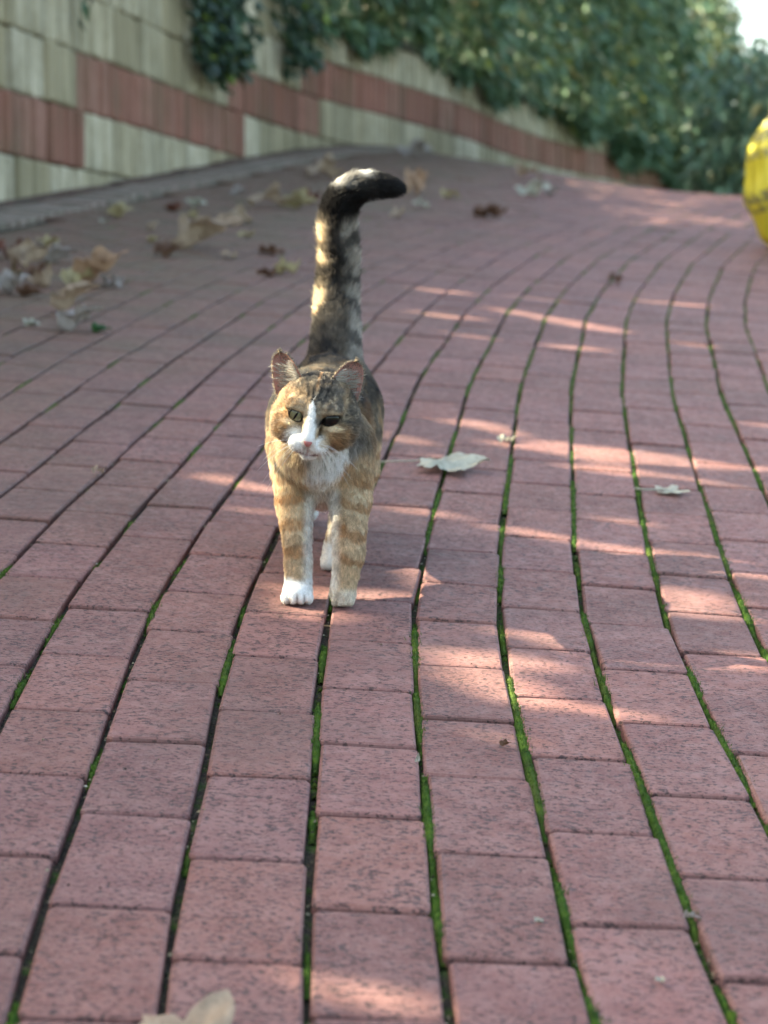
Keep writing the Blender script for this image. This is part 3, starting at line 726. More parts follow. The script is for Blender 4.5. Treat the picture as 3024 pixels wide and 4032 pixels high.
lf(1150, 895, 165, 'large pale tan leaf left of the bend of the tail', 'tan', .65, 1.6, (.3, .1))
lf(1275, 900, 125, 'yellow-tan leaf beside the bend of the tail', 'yellow', .6, 1.8, (.2, .1))
lf(1330, 880, 90, 'dark red leaf behind the tail bend', 'red', .4, .9)
lf(1012, 965, 115, 'round pale tan leaf below the large pale tan one, left of the tail', 'tan', .8, 1.3, (.3, .1))
lf(1390, 768, 150, 'pale tan leaf behind the top of the tail', 'tan', .6, 1.5, (.25, 0))
lf(1215, 1185, 135, 'yellow-brown curled leaf left of the middle of the tail', 'yellow', .9, 1.1, (.3, .1))
lf(1150, 1195, 80, 'dark brown leaf touching the yellow-brown curl left of the tail', 'brown', .5, 2.2)
lf(1155, 1100, 90, 'dark flat leaf above the yellow-brown curl left of the tail', 'brown', .3, 1.5)
lf(1060, 1025, 60, 'dim olive scrap left of the tail above the dark flat leaf', 'yellow', .3, .7)
# right of the tail
rf(130, 845, 130, 'upright orange-tan leaf standing right of the tail tip', 'orange', .7, .2, (.9, .1))
rf(155, 900, 75, 'whitish curl in front of the upright orange-tan leaf', 'pale', .7, .9)
rf(55, 940, 70, 'pale leaf bit right behind the tail', 'tan', .7, .6, (.3, 0))
rf(120, 680, 120, 'pinkish brown leaf far up the path by the wall', 'grey', .6, 1.2, (.3, .1))
rf(280, 860, 70, 'small dull leaf on the path between the upright leaf and the whitish one', 'yellow', .4, 1.1)
rf(615, 775, 100, 'pale yellowish leaf far up the path under the wall', 'tan', .4, 1.5)
rf(630, 848, 125, 'whitish leaf far up the path, brightest of those there', 'pale', .6, 1.3, (.3, .1))
rf(715, 845, 70, 'small pinkish leaf right beside the brightest whitish one', 'grey', .6, .6)
rf(440, 942, 130, 'brown leaf lying flat right of the tail in the middle of the path', 'brown', .4, 1.5, (.15, 0))
rf(1118, 797, 70, 'orange leaf at the crest of the path under the hedge', 'orange', .7, .5, (.3, 0))
rf(985, 1228, 80, 'dark seed-like scrap on the sunlit paving right of the tail', 'brown', .5, 1.0)
# specks near the camera
drop_leaf(2120, 3632, 40, 'white petal-like speck on the near paving right of centre', 'pale', .2, 1.0, size=.011)
drop_leaf(2600, 3868, 46, 'white petal-like speck nearest the lower right corner', 'pale', .2, .4, size=.012)
drop_leaf(1985, 2938, 60, 'brown twisted seed husk on the sunlit brick right of the cat', 'brown', .9, 1.5, (.3, 0), size=.016)
drop_leaf(2715, 3620, 90, 'dry grey stalk lying across a moss joint at the lower right', 'grey', .9, 1.7, size=.018)
drop_leaf(1645, 3000, 44, 'pale dry scrap standing in the wide moss joint right of the cat', 'pale', .8, .2, (1.1, 0), size=.012)

# ------------------------------------------------------------------ the yellow bag at the right edge
def bag():
    p = at(3160, 985); root = empty('plastic_bag', tuple(p)); root.rotation_euler = (0, -.03, .25)
    tag(root, 'full yellow plastic carrier bag with dark print, cut off by the right edge', 'bag')
    H, NA, NZ = .56, 72, 44; r = np.random.default_rng(5); V = []
    ph = r.uniform(0, 6.28, 8)
    for j in range(NZ+1):
        t = j/NZ
        prof = (0.58+.42*math.sin(min(1, t/.36)*math.pi/2)) * (1 if t < .50 else 1-.58*((t-.50)/.50)**1.6) * (1+.035*math.sin(t*19+1))
        if t < .08: prof *= .80+.20*(t/.08)
        for i in range(NA):
            a = 2*math.pi*i/NA
            ce, se = math.cos(a), math.sin(a)
            rx, ry = .212*prof, (.145*prof)*(1-.35*sstep(.6, 1, t))
            crease = 1 + .020*math.sin(a*9+ph[0]+t*4)*t + .030*math.sin(a*5+ph[1]-t*9) + .018*math.sin(a*14+t*17+ph[2]) + .035*t*t*math.sin(a*21+ph[3])
            V.append((rx*crease*math.copysign(abs(ce)**.85, ce), ry*crease*math.copysign(abs(se)**.85, se), H*t + .006*math.sin(a*7+ph[4])*t))
    F = []
    for j in range(NZ):
        for i in range(NA): F.append((j*NA+i, j*NA+(i+1) % NA, (j+1)*NA+(i+1) % NA, (j+1)*NA+i))
    F.append(tuple(range(NA))[::-1])
    m = Mat('yellow_plastic', .32, .5); tc = m.n('ShaderNodeTexCoord').outputs['Object']
    y = m.ramp(m.noise(tc, 6, 4), [(0.3, (.72, .60, .045)), (0.7, (.84, .76, .13))])
    # dark printed lines of small lettering, wrapped across the side
    sx = m.n('ShaderNodeSeparateXYZ'); m.l(tc, sx.inputs[0])
    zz = m.math('ADD', sx.outputs[2], m.math('MULTIPLY', sx.outputs[0], -.35))
    band = None
    for c, hw in ((.460, .017), (.410, .017), (.350, .016), (.195, .022), (.15, .014)):
        b = m.math('LESS_THAN', m.math('ABSOLUTE', m.math('SUBTRACT', zz, c-.0+.07)), hw)
        band = b if band is None else m.math('MAXIMUM', band, b)
    vor = m.n('ShaderNodeTexVoronoi', Scale=48.0); m.l(tc, vor.inputs['Vector'])
    glyph = m.math('LESS_THAN', vor.outputs['Distance'], .60)
    m.color(m.mix(m.math('MULTIPLY', m.math('MULTIPLY', band, glyph), .9), y, (.045, .07, .11)))
    m.translucent((.8, .68, .05), .35); m.bump(m.noise(tc, 22, 4), .5, .012)
    body = link('bag_body', mesh('bag_body', V, F, m.m, True), root)
    for sy in (-1, 1):
        pts = [(-.085, sy*.055, H-.03), (-.075, sy*.05, H+.07), (-.035, sy*.035, H+.15), (.035, sy*.035, H+.15), (.075, sy*.05, H+.07), (.085, sy*.055, H-.03)]
        v, f = tube(pts, [.016, .013, .010, .010, .013, .016], 8); link('handle', mesh('handle', v, f, m.m, True), root)
bag()

# ------------------------------------------------------------------ the cat
# One continuous body from blended volumes (signed distances -> surface net), in metres, origin on the slope below the chest,
# +X to the right of the picture, -Y towards the camera, Z up.
HC = np.array([-.0025, -.014, .2435])                   # centre of the head
def rot(ax, a):
    return np.array(Matrix.Rotation(a, 3, ax))
HR = rot('Z', math.radians(-5)) @ rot('X', math.radians(12)) @ rot('Y', math.radians(8))   # turned to its right, lowered, tilted
def hw(p): return HR @ np.asarray(p, float) + HC        # head coordinates -> cat coordinates
def gcat(x, y): return float(ground(x-.08, y+2.68))
PR = []                                                 # (kind, data, smoothing, flow direction, hair length, material zone)
def ell(c, r, flow, hl, k=.02, R=None, zone='body'): PR.append(('e', np.array(c, float), np.array(r, float), R, k, np.array(flow, float), hl, zone))
def cone(a, b, ra, rb, hl, k=.02, flow=None, zone='body'):
    a, b = np.array(a, float), np.array(b, float); PR.append(('c', a, b, (ra, rb), k, (b-a)/np.linalg.norm(b-a) if flow is None else np.array(flow, float), hl, zone))
BACK = (0, 1, -.25)
ell((-.002, .125, .186), (.056, .075, .074), (0, .5, -1), .011)
ell((-.006, .245, .216), (.069, .135, .076), BACK, .010, .03)
ell((.002, .36, .232), (.061, .11, .073), BACK, .010, .03)
ell((.009, .425, .247), (.055, .055, .066), (0, .6, -.8), .010, .03)
cone((-.003, .10, .215), (-.003, .015, .236), .052, .043, .010, .025, BACK)
ell((-.004, .060, .187), (.043, .046, .043), (0, -.2, -1), .013, .025)
# front legs
cone((-.031, .105, .195), (-.033, .080, .125), .037, .0225, .008, .02); cone((-.033, .080, .125), (-.0262, .026, .054), .0225, .0155, .006, .012); cone((-.0262, .026, .054), (-.0265, .008, .024), .0158, .0165, .005, .01)
cone((.031, .105, .195), (.037, .078, .125), .038, .0250, .008, .02); cone((.037, .078, .125), (.0365, .006, .066), .0250, .0180, .006, .012); cone((.0365, .006, .066), (.0295, -.006, .024), .0178, .0150, .005, .01)
gA, gB = gcat(-.0265, -.01), gcat(.03, -.005)
ell((-.0265, -.004, gA+.0145), (.0185, .021, .0135), (0, -1, -.4), .003, .008, zone='paw')
for i, dx in enumerate((-.0140, -.0050, .0045, .0135)): ell((-.0262+dx, -.0205+abs(dx)*.45, gA+.0092), (.0064, .0085, .0082), (0, -1, -.5), .002, .0025, zone='paw')
ell((.0295, -.006, gB+.0140), (.0155, .0155, .0128), (0, -.6, -1), .003, .008, zone='paw')
for dx in (-.0095, -.0030, .0035, .0098): ell((.0293+dx, -.0165+abs(dx)*.4, gB+.0078), (.0047, .0062, .0068), (0, -.6, -1), .002, .0025, zone='paw')
# hind legs
gC = gcat(.0095, .175); gD = gcat(-.03, .47)
cone((.028, .395, .225), (.040, .305, .150), .050, .032, .008, .03); cone((.040, .305, .150), (.024, .272, .088), .030, .016, .006, .012); cone((.024, .272, .088), (.011, .195, gC+.022), .0155, .0125, .005, .01)
ell((.0100, .180, gC+.0125), (.0135, .020, .0115), (0, -1, -.4), .003, .008, zone='paw')
for dx in (-.0088, -.0028, .0032, .0092): ell((.0098+dx, .1650+abs(dx)*.4, gC+.0080), (.0047, .0070, .0070), (0, -1, -.4), .002, .0025, zone='paw')
cone((-.026, .405, .225), (-.036, .355, .145), .050, .032, .008, .03); cone((-.036, .355, .145), (-.030, .470, .125), .029, .016, .006, .012); cone((-.030, .470, .125), (-.028, .452, gD+.020), .0145, .0120, .005, .01)
ell((-.0275, .440, gD+.0122), (.0135, .022, .0112), (0, -1, -.4), .003, .008, zone='paw')
# tail
_tk = np.array([(.010, .415, .288, .036), (.0115, .455, .334, .0300), (.0125, .490, .388, .0265), (.0150, .492, .446, .0245), (.0135, .486, .494, .0225), (.0200, .481, .5230, .0205), (.0400, .479, .5400, .0180), (.0640, .479, .5445, .0148), (.0850, .479, .5425, .0120), (.1020, .479, .5390, .0075)])
def spline(K, m):
    K = np.vstack([2*K[0]-K[1], K, 2*K[-1]-K[-2]]); out = []
    for i in range(1, len(K)-2):
        for t in np.linspace(0, 1, m, endpoint=False):
            a, b, c, d = K[i-1:i+3]; out.append(.5*((2*b)+(c-a)*t+(2*a-5*b+4*c-d)*t*t+(3*b-a-3*c+d)*t**3))
    return np.array(out+[K[-2]])
_ts = spline(_tk, 3); TAIL, TR = _ts[:, :3], _ts[:, 3]
for i in range(len(TAIL)-1): cone(TAIL[i], TAIL[i+1], TR[i], TR[i+1], float(np.interp(i, (0, 4, 10, 18, 27), (.012, .017, .017, .013, .007))), .010, zone='tail')
# head
def hell(c, r, hl, k=.010, R=None, zone='head'): ell(hw(c), r, (0, 0, 0), hl, k, HR if R is None else HR@R, zone)
hell((0, .008, .008), (.043, .046, .0375), .006, .015)
hell((-.027, -.010, -.015), (.0245, .030, .0240), .0105, .016); hell((.027, -.010, -.015), (.0245, .030, .0240), .0105, .016)
hell((-.030, .012, -.012), (.022, .026, .030), .012, .016); hell((.030, .012, -.012), (.022, .026, .030), .012, .016)
hell((-.0108, -.0455, -.0300), (.0140, .0138, .0112), .003, .011, zone='muzzle'); hell((.0108, -.0455, -.0305), (.0140, .0138, .0112), .003, .011, zone='muzzle')
hell((0, -.0435, -.0425), (.0105, .0100, .0075), .003, .006, zone='muzzle')
cone(hw((0, -.034, .012)), hw((0, -.0560, -.0195)), .0125, .0088, .0025, .010, (0, 0, 0), 'head')
hell((-.0205, -.032, .0130), (.0150, .0125, .0090), .005, .008); hell((.0205, -.032, .0130), (.0150, .0125, .0090), .004, .010)
hell((0, -.0580, -.0220), (.0080, .0070, .0060), .001, .004, zone='muzzle')

def sdf_prim(p, X):
    if p[0] == 'e':
        q = X - p[1]
        if p[3] is not None: q = q @ p[3]
        q = q/p[2]; l = np.sqrt((q*q).sum(-1)); g = np.sqrt(((q/p[2])**2).sum(-1))
        return l*(l-1)/np.maximum(g, 1e-6)
    a, b = p[1], p[2]; ba = b-a; L = ba@ba
    t = np.clip(((X-a)@ba)/L, 0, 1); ra, rb = p[3]
    return np.linalg.norm(X - a - t[..., None]*ba, axis=-1) - (ra + (rb-ra)*t)
def smin(a, b, k):
    h = np.maximum(k-np.abs(a-b), 0)/k; return np.minimum(a, b) - h*h*h*k/6
HSTEP = .0026
lo = np.array([-.10, -.10, -.012]); hi = np.array([.125, .525, .585]); N = ((hi-lo)/HSTEP).astype(int)+1
FLD = np.full(N, .03, np.float32)
ax = [lo[i]+np.arange(N[i])*HSTEP for i in range(3)]
for p in PR:
    if p[0] == 'e': r = p[2].max()+.03; a, b = p[1]-r, p[1]+r
    else: r = max(p[3])+.03; a, b = np.minimum(p[1], p[2])-r, np.maximum(p[1], p[2])+r
    i0 = np.clip(((a-lo)/HSTEP).astype(int), 0, N-1); i1 = np.clip(((b-lo)/HSTEP).astype(int)+2, 1, N)
    g = np.stack(np.meshgrid(*[ax[i][i0[i]:i1[i]] for i in range(3)], indexing='ij'), -1)
    sl = tuple(slice(i0[i], i1[i]) for i in range(3))
    FLD[sl] = smin(FLD[sl], sdf_prim(p, g).astype(np.float32), max(p[4], .002))
# eye sockets
EYES = [np.array([-.0202, -.0405, .0018]), np.array([.0208, -.0405, .0012])]
for e in EYES:
    c = hw(e); a = c-.02; b = c+.02
    i0 = ((a-lo)/HSTEP).astype(int); i1 = ((b-lo)/HSTEP).astype(int)+1
    g = np.stack(np.meshgrid(*[ax[i][i0[i]:i1[i]] for i in range(3)], indexing='ij'), -1)
    sl = tuple(slice(i0[i], i1[i]) for i in range(3))
    q = (g-c) @ (HR @ rot('Y', .48*np.sign(-e[0]))) / np.array([.0108, .006, .0048]); l = np.sqrt((q*q).sum(-1))
    FLD[sl] = np.maximum(FLD[sl], -((l-1)*.006).astype(np.float32))
def surface_net(F, lo, h):
    s = F < 0
    nx, ny, nz = F.shape
    cnt = np.zeros((nx-1, ny-1, nz-1), np.int8); acc = np.zeros((nx-1, ny-1, nz-1, 3), np.float32)
    cs = s[:-1, :-1, :-1].astype(np.int8)*0
    for dx in (0, 1):
        for dy in (0, 1):
            for dz in (0, 1): cs = cs + s[dx:nx-1+dx, dy:ny-1+dy, dz:nz-1+dz]
    act = (cs > 0) & (cs < 8); idx = -np.ones(act.shape, np.int64); A = np.argwhere(act); idx[act] = np.arange(len(A))
    P = np.zeros((len(A), 3)); C = np.zeros(len(A))
    cor = [(x, y, z) for x in (0, 1) for y in (0, 1) for z in (0, 1)]
    for u in cor:
        for d in range(3):
            if u[d]: continue
            v = list(u); v[d] = 1
            fa = F[A[:, 0]+u[0], A[:, 1]+u[1], A[:, 2]+u[2]]; fb = F[A[:, 0]+v[0], A[:, 1]+v[1], A[:, 2]+v[2]]
            m = (fa < 0) != (fb < 0); t = np.where(m, fa/np.where(m, fa-fb, 1), 0)
            q = np.array(u, float)[None].repeat(len(A), 0); q[:, d] = t
            P += q*m[:, None]; C += m
    P = (A + P/C[:, None])*h + lo
    Q = []
    for d in range(3):
        a = s; b = np.roll(s, -1, d); sl = [slice(1, -1)]*3
        m = np.zeros_like(s); m[tuple(sl)] = (a != b)[tuple(sl)]
        E = np.argwhere(m); e1, e2 = [(1, 2), (2, 0), (0, 1)][d]
        def cell(o1, o2):
            c = E.copy(); c[:, e1] += o1; c[:, e2] += o2; return idx[c[:, 0], c[:, 1], c[:, 2]]
        f = np.stack([cell(-1, -1), cell(0, -1), cell(0, 0), cell(-1, 0)], 1)
        flip = ~s[E[:, 0], E[:, 1], E[:, 2]]; f[flip] = f[flip][:, ::-1]; Q.append(f)
    Q = np.vstack(Q); Q = Q[(Q >= 0).all(1)]
    return P, Q
SV, SF = surface_net(FLD, lo, HSTEP)
def field(X):
    """distance, flow direction and hair length at points X (blended over the volumes)"""
    D = np.stack([sdf_prim(p, X) for p in PR], 1)
    Wt = np.exp(-np.maximum(D, -.004)/.006); Wt /= Wt.sum(1)[:, None]
    fl = Wt @ np.stack([p[5] for p in PR]); hl = Wt @ np.array([p[6] for p in PR])
    zn = {z: Wt[:, [i for i, p in enumerate(PR) if p[7] == z]].sum(1) for z in ('head', 'muzzle', 'tail', 'paw', 'body')}
    return D, fl, hl, zn
_ni = rng.integers(0, 256, 4096)
def vnoise(X, sc, seed=0):
    """value noise in 3-D, 0..1"""
    q = X*sc + seed*17.13; i = np.floor(q).astype(int); f = q-i; f = f*f*(3-2*f)
    def hsh(a, b, c): return ((np.sin(a*127.1+b*311.7+c*74.7+seed*13.7)*43758.5453) % 1.0)
    r = 0
    for dx in (0, 1):
        for dy in (0, 1):
            for dz in (0, 1):
                r = r + hsh(i[:, 0]+dx, i[:, 1]+dy, i[:, 2]+dz)*(f[:, 0] if dx else 1-f[:, 0])*(f[:, 1] if dy else 1-f[:, 1])*(f[:, 2] if dz else 1-f[:, 2])
    return r
DK, GB, TAN, ORG, CRM, WHT = [np.array(c) for c in ((.020, .018, .018), (.098, .082, .066), (.385, .265, .155), (.40, .215, .095), (.62, .50, .355), (.82, .80, .77))]
def lerp(a, b, t): return a + (b-a)*np.clip(t, 0, 1)[:, None]
def blob(u, v, cu, cv, ru, rv, soft=.35):
    return 1-sstep(1-soft, 1+soft, np.sqrt(((u-cu)/ru)**2+((v-cv)/rv)**2))
def coat(X, zn=None):
    """colour of the fur at X: a tortoiseshell tabby with white"""
    n = len(X)
    if zn is None: zn = field(X)[3]
    x, y, z = X.T
    n1, n2, n3 = vnoise(X, 38, 1), vnoise(X, 85, 2), vnoise(X, 170, 3)
    jx = (n1-.5)*.02; jz = (n2-.5)*.012
    one = np.ones((n, 3))
    gl = np.array([gcat(a, b) for a, b in zip(x, y)]); hgt = z-gl
    # trunk: dark brindled back, warm flanks
    tab = sstep(.42, .58, .55*n1+.45*vnoise(X*np.array([1, .5, 1]), 110, 4))
    back = lerp(GB*one*.72, DK*one*1.4, tab)
    back = lerp(back, TAN*one*.50, sstep(.66, .80, n2)*.55)
    back = lerp(back, ORG*one*.85, blob(x+jx, y, .045, .20, .022, .12, .5)*sstep(.25, .32, z)*.9)
    flank = lerp(TAN*one, CRM*one, sstep(.35, .65, n1)*.7)
    flank = lerp(flank, GB*one, sstep(.55, .66, vnoise(X*np.array([.6, 1.2, .7]), 60, 6))*.75)
    side = np.abs(x+.003)/.075
    body = lerp(flank, back, sstep(-.035, .025, (hgt-.195)+(1-side)*.06 + jz*1.5))
    body = lerp(body, ORG*one*.9, blob(x, z, .066, .225+0*x, .014, .05)*sstep(.3, .1, y)*.8)
    # chest and front
    fr = sstep(.20, .09, y)*sstep(.262, .235, z)
    cx = x+.001
    chest = lerp(TAN*one*1.05, ORG*one*.95, sstep(.45, .7, n2)*.6)
    chest = lerp(chest, CRM*one, sstep(.4, .7, n1)*.35)
    chest = lerp(chest, WHT*one*.92, (1-sstep(.016, .032, np.abs(cx-.004+jx)*(1+ (z-.19)*-4)))*sstep(.125, .165, z))
    chest = lerp(chest, WHT*one*.95, blob(x, z, .012, .200, .040, .020)*.9)
    chest = lerp(chest, CRM*one*1.1, blob(x, z, -.045, .178, .022, .045)*.85)
    # dark slanting bars on the shoulder at the left of the picture
    bar = np.exp(-((z-(.158-.9*(x+.040))+jz*.4)/.0055)**2)*sstep(-.068, -.055, x)*sstep(-.012, -.026, x) + np.exp(-((z-(.128-.45*(x+.025))+jz*.4)/.005)**2)*sstep(-.045, -.035, x)*sstep(-.004, -.014, x)
    chest = lerp(chest, DK*one*2.6, bar*.9)
    body = lerp(body, chest, fr)
    # legs: tan with orange rings, paler inside
    lg = sstep(.155, .125, hgt)
    ctr = np.where(y < .16, np.where(x < .003, -.029, .034), np.where(x < .005, -.03, .02))
    ring = .5+.5*np.sin((hgt+(x-ctr)*np.where(x < 0, -.25, .30)+jz*.7)*2*math.pi/.0285+.9)
    leg = lerp(lerp(TAN*one*1.12, CRM*one, .45+.3*(n2-.5)), ORG*one*.86, sstep(.55, .9, ring)*(.98-.4*n1)*sstep(.03, .05, hgt))
    inner = sstep(.004, .016, np.where(x < .003, x-ctr, ctr-x))
    leg = lerp(leg, WHT*one*.88, inner*.72)
    body = lerp(body, leg, lg)
    body = lerp(body, WHT*one, sstep(.034, .026, hgt+jz*.4)*((x < .003) | (y > .1)))
    body = lerp(body, lerp(CRM*one*.95, WHT*one*.82, .4*np.ones(n)), sstep(.030, .020, hgt+jz*.4)*((x >= .003) & (y < .1)))
    toe = np.minimum(np.minimum(np.abs(x+.0357), np.abs(x+.0265)), np.abs(x+.0172))
    body = lerp(body, np.array([.22, .165, .15])*one, np.exp(-(toe/.0011)**2)*(y < -.015)*(x < .0)*sstep(.019, .014, hgt)*.85)  # crease shade between the toes drawn in as dark lines
    # tail: dark stripe and rings over cream, black tip
    tl = np.r_[0, np.cumsum(np.linalg.norm(np.diff(TAIL, axis=0), axis=1))]
    TT = np.linspace(0, tl[-1], 120); TP = np.stack([np.interp(TT, tl, TAIL[:, i]) for i in range(3)], 1)
    tc = np.zeros(n); side_x = np.zeros(n)
    for i0_ in range(0, n, 20000):
        b = X[i0_:i0_+20000]; j = np.argmin(((b[:, None]-TP[None])**2).sum(2), 1); tc[i0_:i0_+20000] = TT[j]; side_x[i0_:i0_+20000] = b[:, 0]-TP[j, 0]
    rg = .5+.5*np.sin((tc+(n2-.5)*.022+(n1-.5)*.03)*2*math.pi/.058-1.2)
    SIL = np.array([.40, .36, .315]); tail = lerp(lerp(GB*one*1.35, SIL*one, sstep(-.004, .022, side_x+(n1-.5)*.03)), CRM*one*1.1, sstep(-.010, -.022, side_x)*sstep(.40, .55, n1))
    tail = lerp(tail, DK*one*1.25, np.maximum(sstep(.50, .92, rg)*.72, .85*sstep(.011, .003, np.abs(side_x+.001+(n2-.5)*.012))))
    tail = lerp(tail, lerp(GB*one*1.05, DK*one*1.4, tab), sstep(.090, .06, tc)*sstep(.024, .012, side_x))
    tail = lerp(tail, WHT*one*.85, np.maximum(np.exp(-((tc-.262+(n2-.5)*.012)/.020)**2)*sstep(-.6, .2, (z-.535+(n1-.5)*.01)/.02), np.exp(-((tc-.305+(n2-.5)*.01)/.010)**2)*sstep(.2, .8, (z-.545)/.02))*.95)  # grey-white fur on top of the bend, painted paler as if sunlit
    tail = lerp(tail, DK*one*.7, sstep(.300, .325, tc)); tail = lerp(tail, DK*one*.7, sstep(.225, .245, tc)*(1-sstep(.29, .32, tc))*sstep(.012, -.004, z-.538))
    body = lerp(body, tail, zn['tail'])
    # head
    h = (X-HC) @ HR; u, w_, v = h.T
    nn = vnoise(h*np.array([1, 1, .35]), 260, 8); n4 = vnoise(h, 90, 9)
    hd = lerp(GB*one*1.7, TAN*one*.9, sstep(.35, .65, n4)*.7)
    hd = lerp(hd, GB*one*.62, sstep(.50, .72, nn)*.75)
    hd = lerp(hd, (ORG*.55+TAN*.45)*one, np.maximum(blob(u, v, -.037, .000, .017, .026, .6), blob(u, v, -.030, -.018, .018, .014, .6))*.9)
    hd = lerp(hd, (ORG*.5+TAN*.5)*one, blob(u, v, .030, -.018, .022, .011, .6)*.9); hd = lerp(hd, TAN*one, blob(u, v, .016, -.016, .011, .008)*.8)
    hd = lerp(hd, TAN*one*1.05, blob(u, v, -.014, .017, .012, .012)*.8)
    hd = lerp(hd, CRM*one*1.15, np.maximum(blob(u, v, -.021, -.0080, .014, .0042), blob(u, v, .022, -.0088, .014, .0040))*.95)
    hd = lerp(hd, CRM*one*.9, np.maximum(blob(u, v, -.021, .011, .012, .003), blob(u, v, .021, .011, .012, .003))*.7)
    # forehead stripes, dark crown
    st = np.zeros(n)
    for su, sl_, w0 in ((-.0035, -.10, .0017), (.0045, .12, .0018), (-.0105, -.30, .0018), (.0125, .32, .0020)):
        st = np.maximum(st, np.exp(-((u-(su+sl_*(v-.03))+(nn-.5)*.003)/w0)**2)*sstep(.012, .022, v)*(1-sstep(.052, .058, v)))
    hd = lerp(hd, lerp(GB*one*.9, DK*one*1.3, sstep(.3, .6, nn)), sstep(.034, .046, v+(n4-.5)*.012)*sstep(.030, .020, np.abs(u)))
    hd = lerp(hd, DK*one, st*.92)
    hd = lerp(hd, ORG*one, np.exp(-((u-.0004)/.0012)**2)*sstep(.026, .030, v)*(1-sstep(.044, .050, v))*.8)
    hd = lerp(hd, DK*one*1.5, np.exp(-((v-(.004-.45*(u-.030)))/.0018)**2)*sstep(.028, .032, u)*(1-sstep(.044, .050, u))*.8)
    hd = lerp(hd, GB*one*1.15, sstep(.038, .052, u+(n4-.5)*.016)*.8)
    hd = lerp(hd, ORG*one*.45, np.exp(-((u+.0375+.2*(v+.02))/.003)**2)*blob(u, v, -.040, -.015, .012, .016)*.5)
    # tear lines and eye rims
    for e, sg in ((EYES[0], 1), (EYES[1], -1)):
        hd = lerp(hd, DK*one*1.2, np.exp(-((u-(e[0]+sg*.0095))/.0016)**2)*np.exp(-((v-(e[2]-.011))/.0055)**2)*.85)
        a = .48*sg; du, dv = u-e[0], v-e[2]; ru, rv = du*math.cos(a)-dv*math.sin(a), du*math.sin(a)+dv*math.cos(a)
        rr = np.sqrt((ru/.0116)**2+(rv/.0058)**2); hd = lerp(hd, DK*one*.6, (1-sstep(1.0, 1.24, rr))*(w_ < -.02))
    hd = lerp(hd, GB*one*.75, sstep(.56, .74, vnoise(h*np.array([1, 1, .5]), 200, 21))*.45)
    hd = lerp(hd, CRM*one, sstep(.62, .8, vnoise(h*np.array([1, 1, .5]), 230, 22))*.45)
    # white blaze, muzzle and chin
    bw = np.interp(v, (-.026, -.016, 0, .010, .0170, .0215), (.0095, .0085, .0060, .0050, .0036, .0004))
    hd = lerp(hd, WHT*one, (1-sstep(.75, 1.15, np.abs(u+.0010+(nn-.5)*.0034)/bw))*(v < .026)*(w_ < -.02)*(v > -.03))
    mz = np.maximum(blob(u, v, -.0160, -.0250, .0135, .0125, .30), blob(u, v, .0098, -.0305, .0125, .0115, .30))*(w_ < -.028)
    hd = lerp(hd, WHT*one, mz); hd = lerp(hd, WHT*one*.92, blob(u, v, 0, -.043, .024, .010)*(w_ < -.015))
    hd = lerp(hd, TAN*one*1.1, blob(u, v, .0185, -.0245, .0065, .0045)*.75)
    hd = lerp(hd, DK*one*4, (vnoise(h, 420, 11) > .86)*mz*.35)
    hd = lerp(hd, np.array([.20, .065, .07])*one, np.exp(-((v+.0405-.10*np.abs(u))/.0013)**2)*(np.abs(u) < .0125)*(w_ < -.035)*.9)
    hd = lerp(hd, np.array([.25, .09, .09])*one, np.exp(-(u/.0011)**2)*(v < -.029)*(v > -.041)*(w_ < -.04)*.8)
    hz = np.clip(zn['head']+zn['muzzle'], 0, 1)
    hz = sstep(.15, .85, hz + (n4-.5)*.25)
    under = sstep(-.030, -.044, v)*sstep(-.052, -.030, w_)
    hd = lerp(hd, CRM*one, under*.8)
    nk = sstep(.16, .05, y)*sstep(.17, .20, z)
    body = lerp(body, lerp(GB*one*1.45, DK*one*2.2, sstep(.5, .7, nn)*.6), nk*sstep(.026, .044, x+(n4-.5)*.016)*.95)
    body = lerp(body, lerp(GB*one*1.0, TAN*one*.9, n4), nk*sstep(-.052, -.060, x)*.7)
    body = lerp(body, hd, hz)
    return np.clip(body, .008, .88)

cat = tag(empty('cat', tuple(CATO)), 'tortoiseshell tabby cat with white muzzle and paws walking towards the camera, tail raised', 'cat')
D_, fl_, hl_, zn_ = field(SV)
CC = coat(SV, zn_)
def attr_mat(name, rough, spec, trans=0.0, hair=False):
    m = Mat(name, rough, spec); at_ = m.n('ShaderNodeAttribute', attribute_name='coat'); m.color(at_.outputs['Color'])
    if trans: m.translucent(at_.outputs['Color'], trans)
    return m.m
M_SKIN = attr_mat('cat_skin', .9, .1); M_FUR = attr_mat('cat_fur', .55, .35, .45)
bme = mesh('cat_body', SV, SF, M_SKIN, True)
ca = bme.color_attributes.new('coat', 'FLOAT_COLOR', 'POINT'); ca.data.foreach_set('color', np.c_[CC*.85, np.ones(len(CC))].astype(np.float32).ravel())
body = link('body', bme, cat)

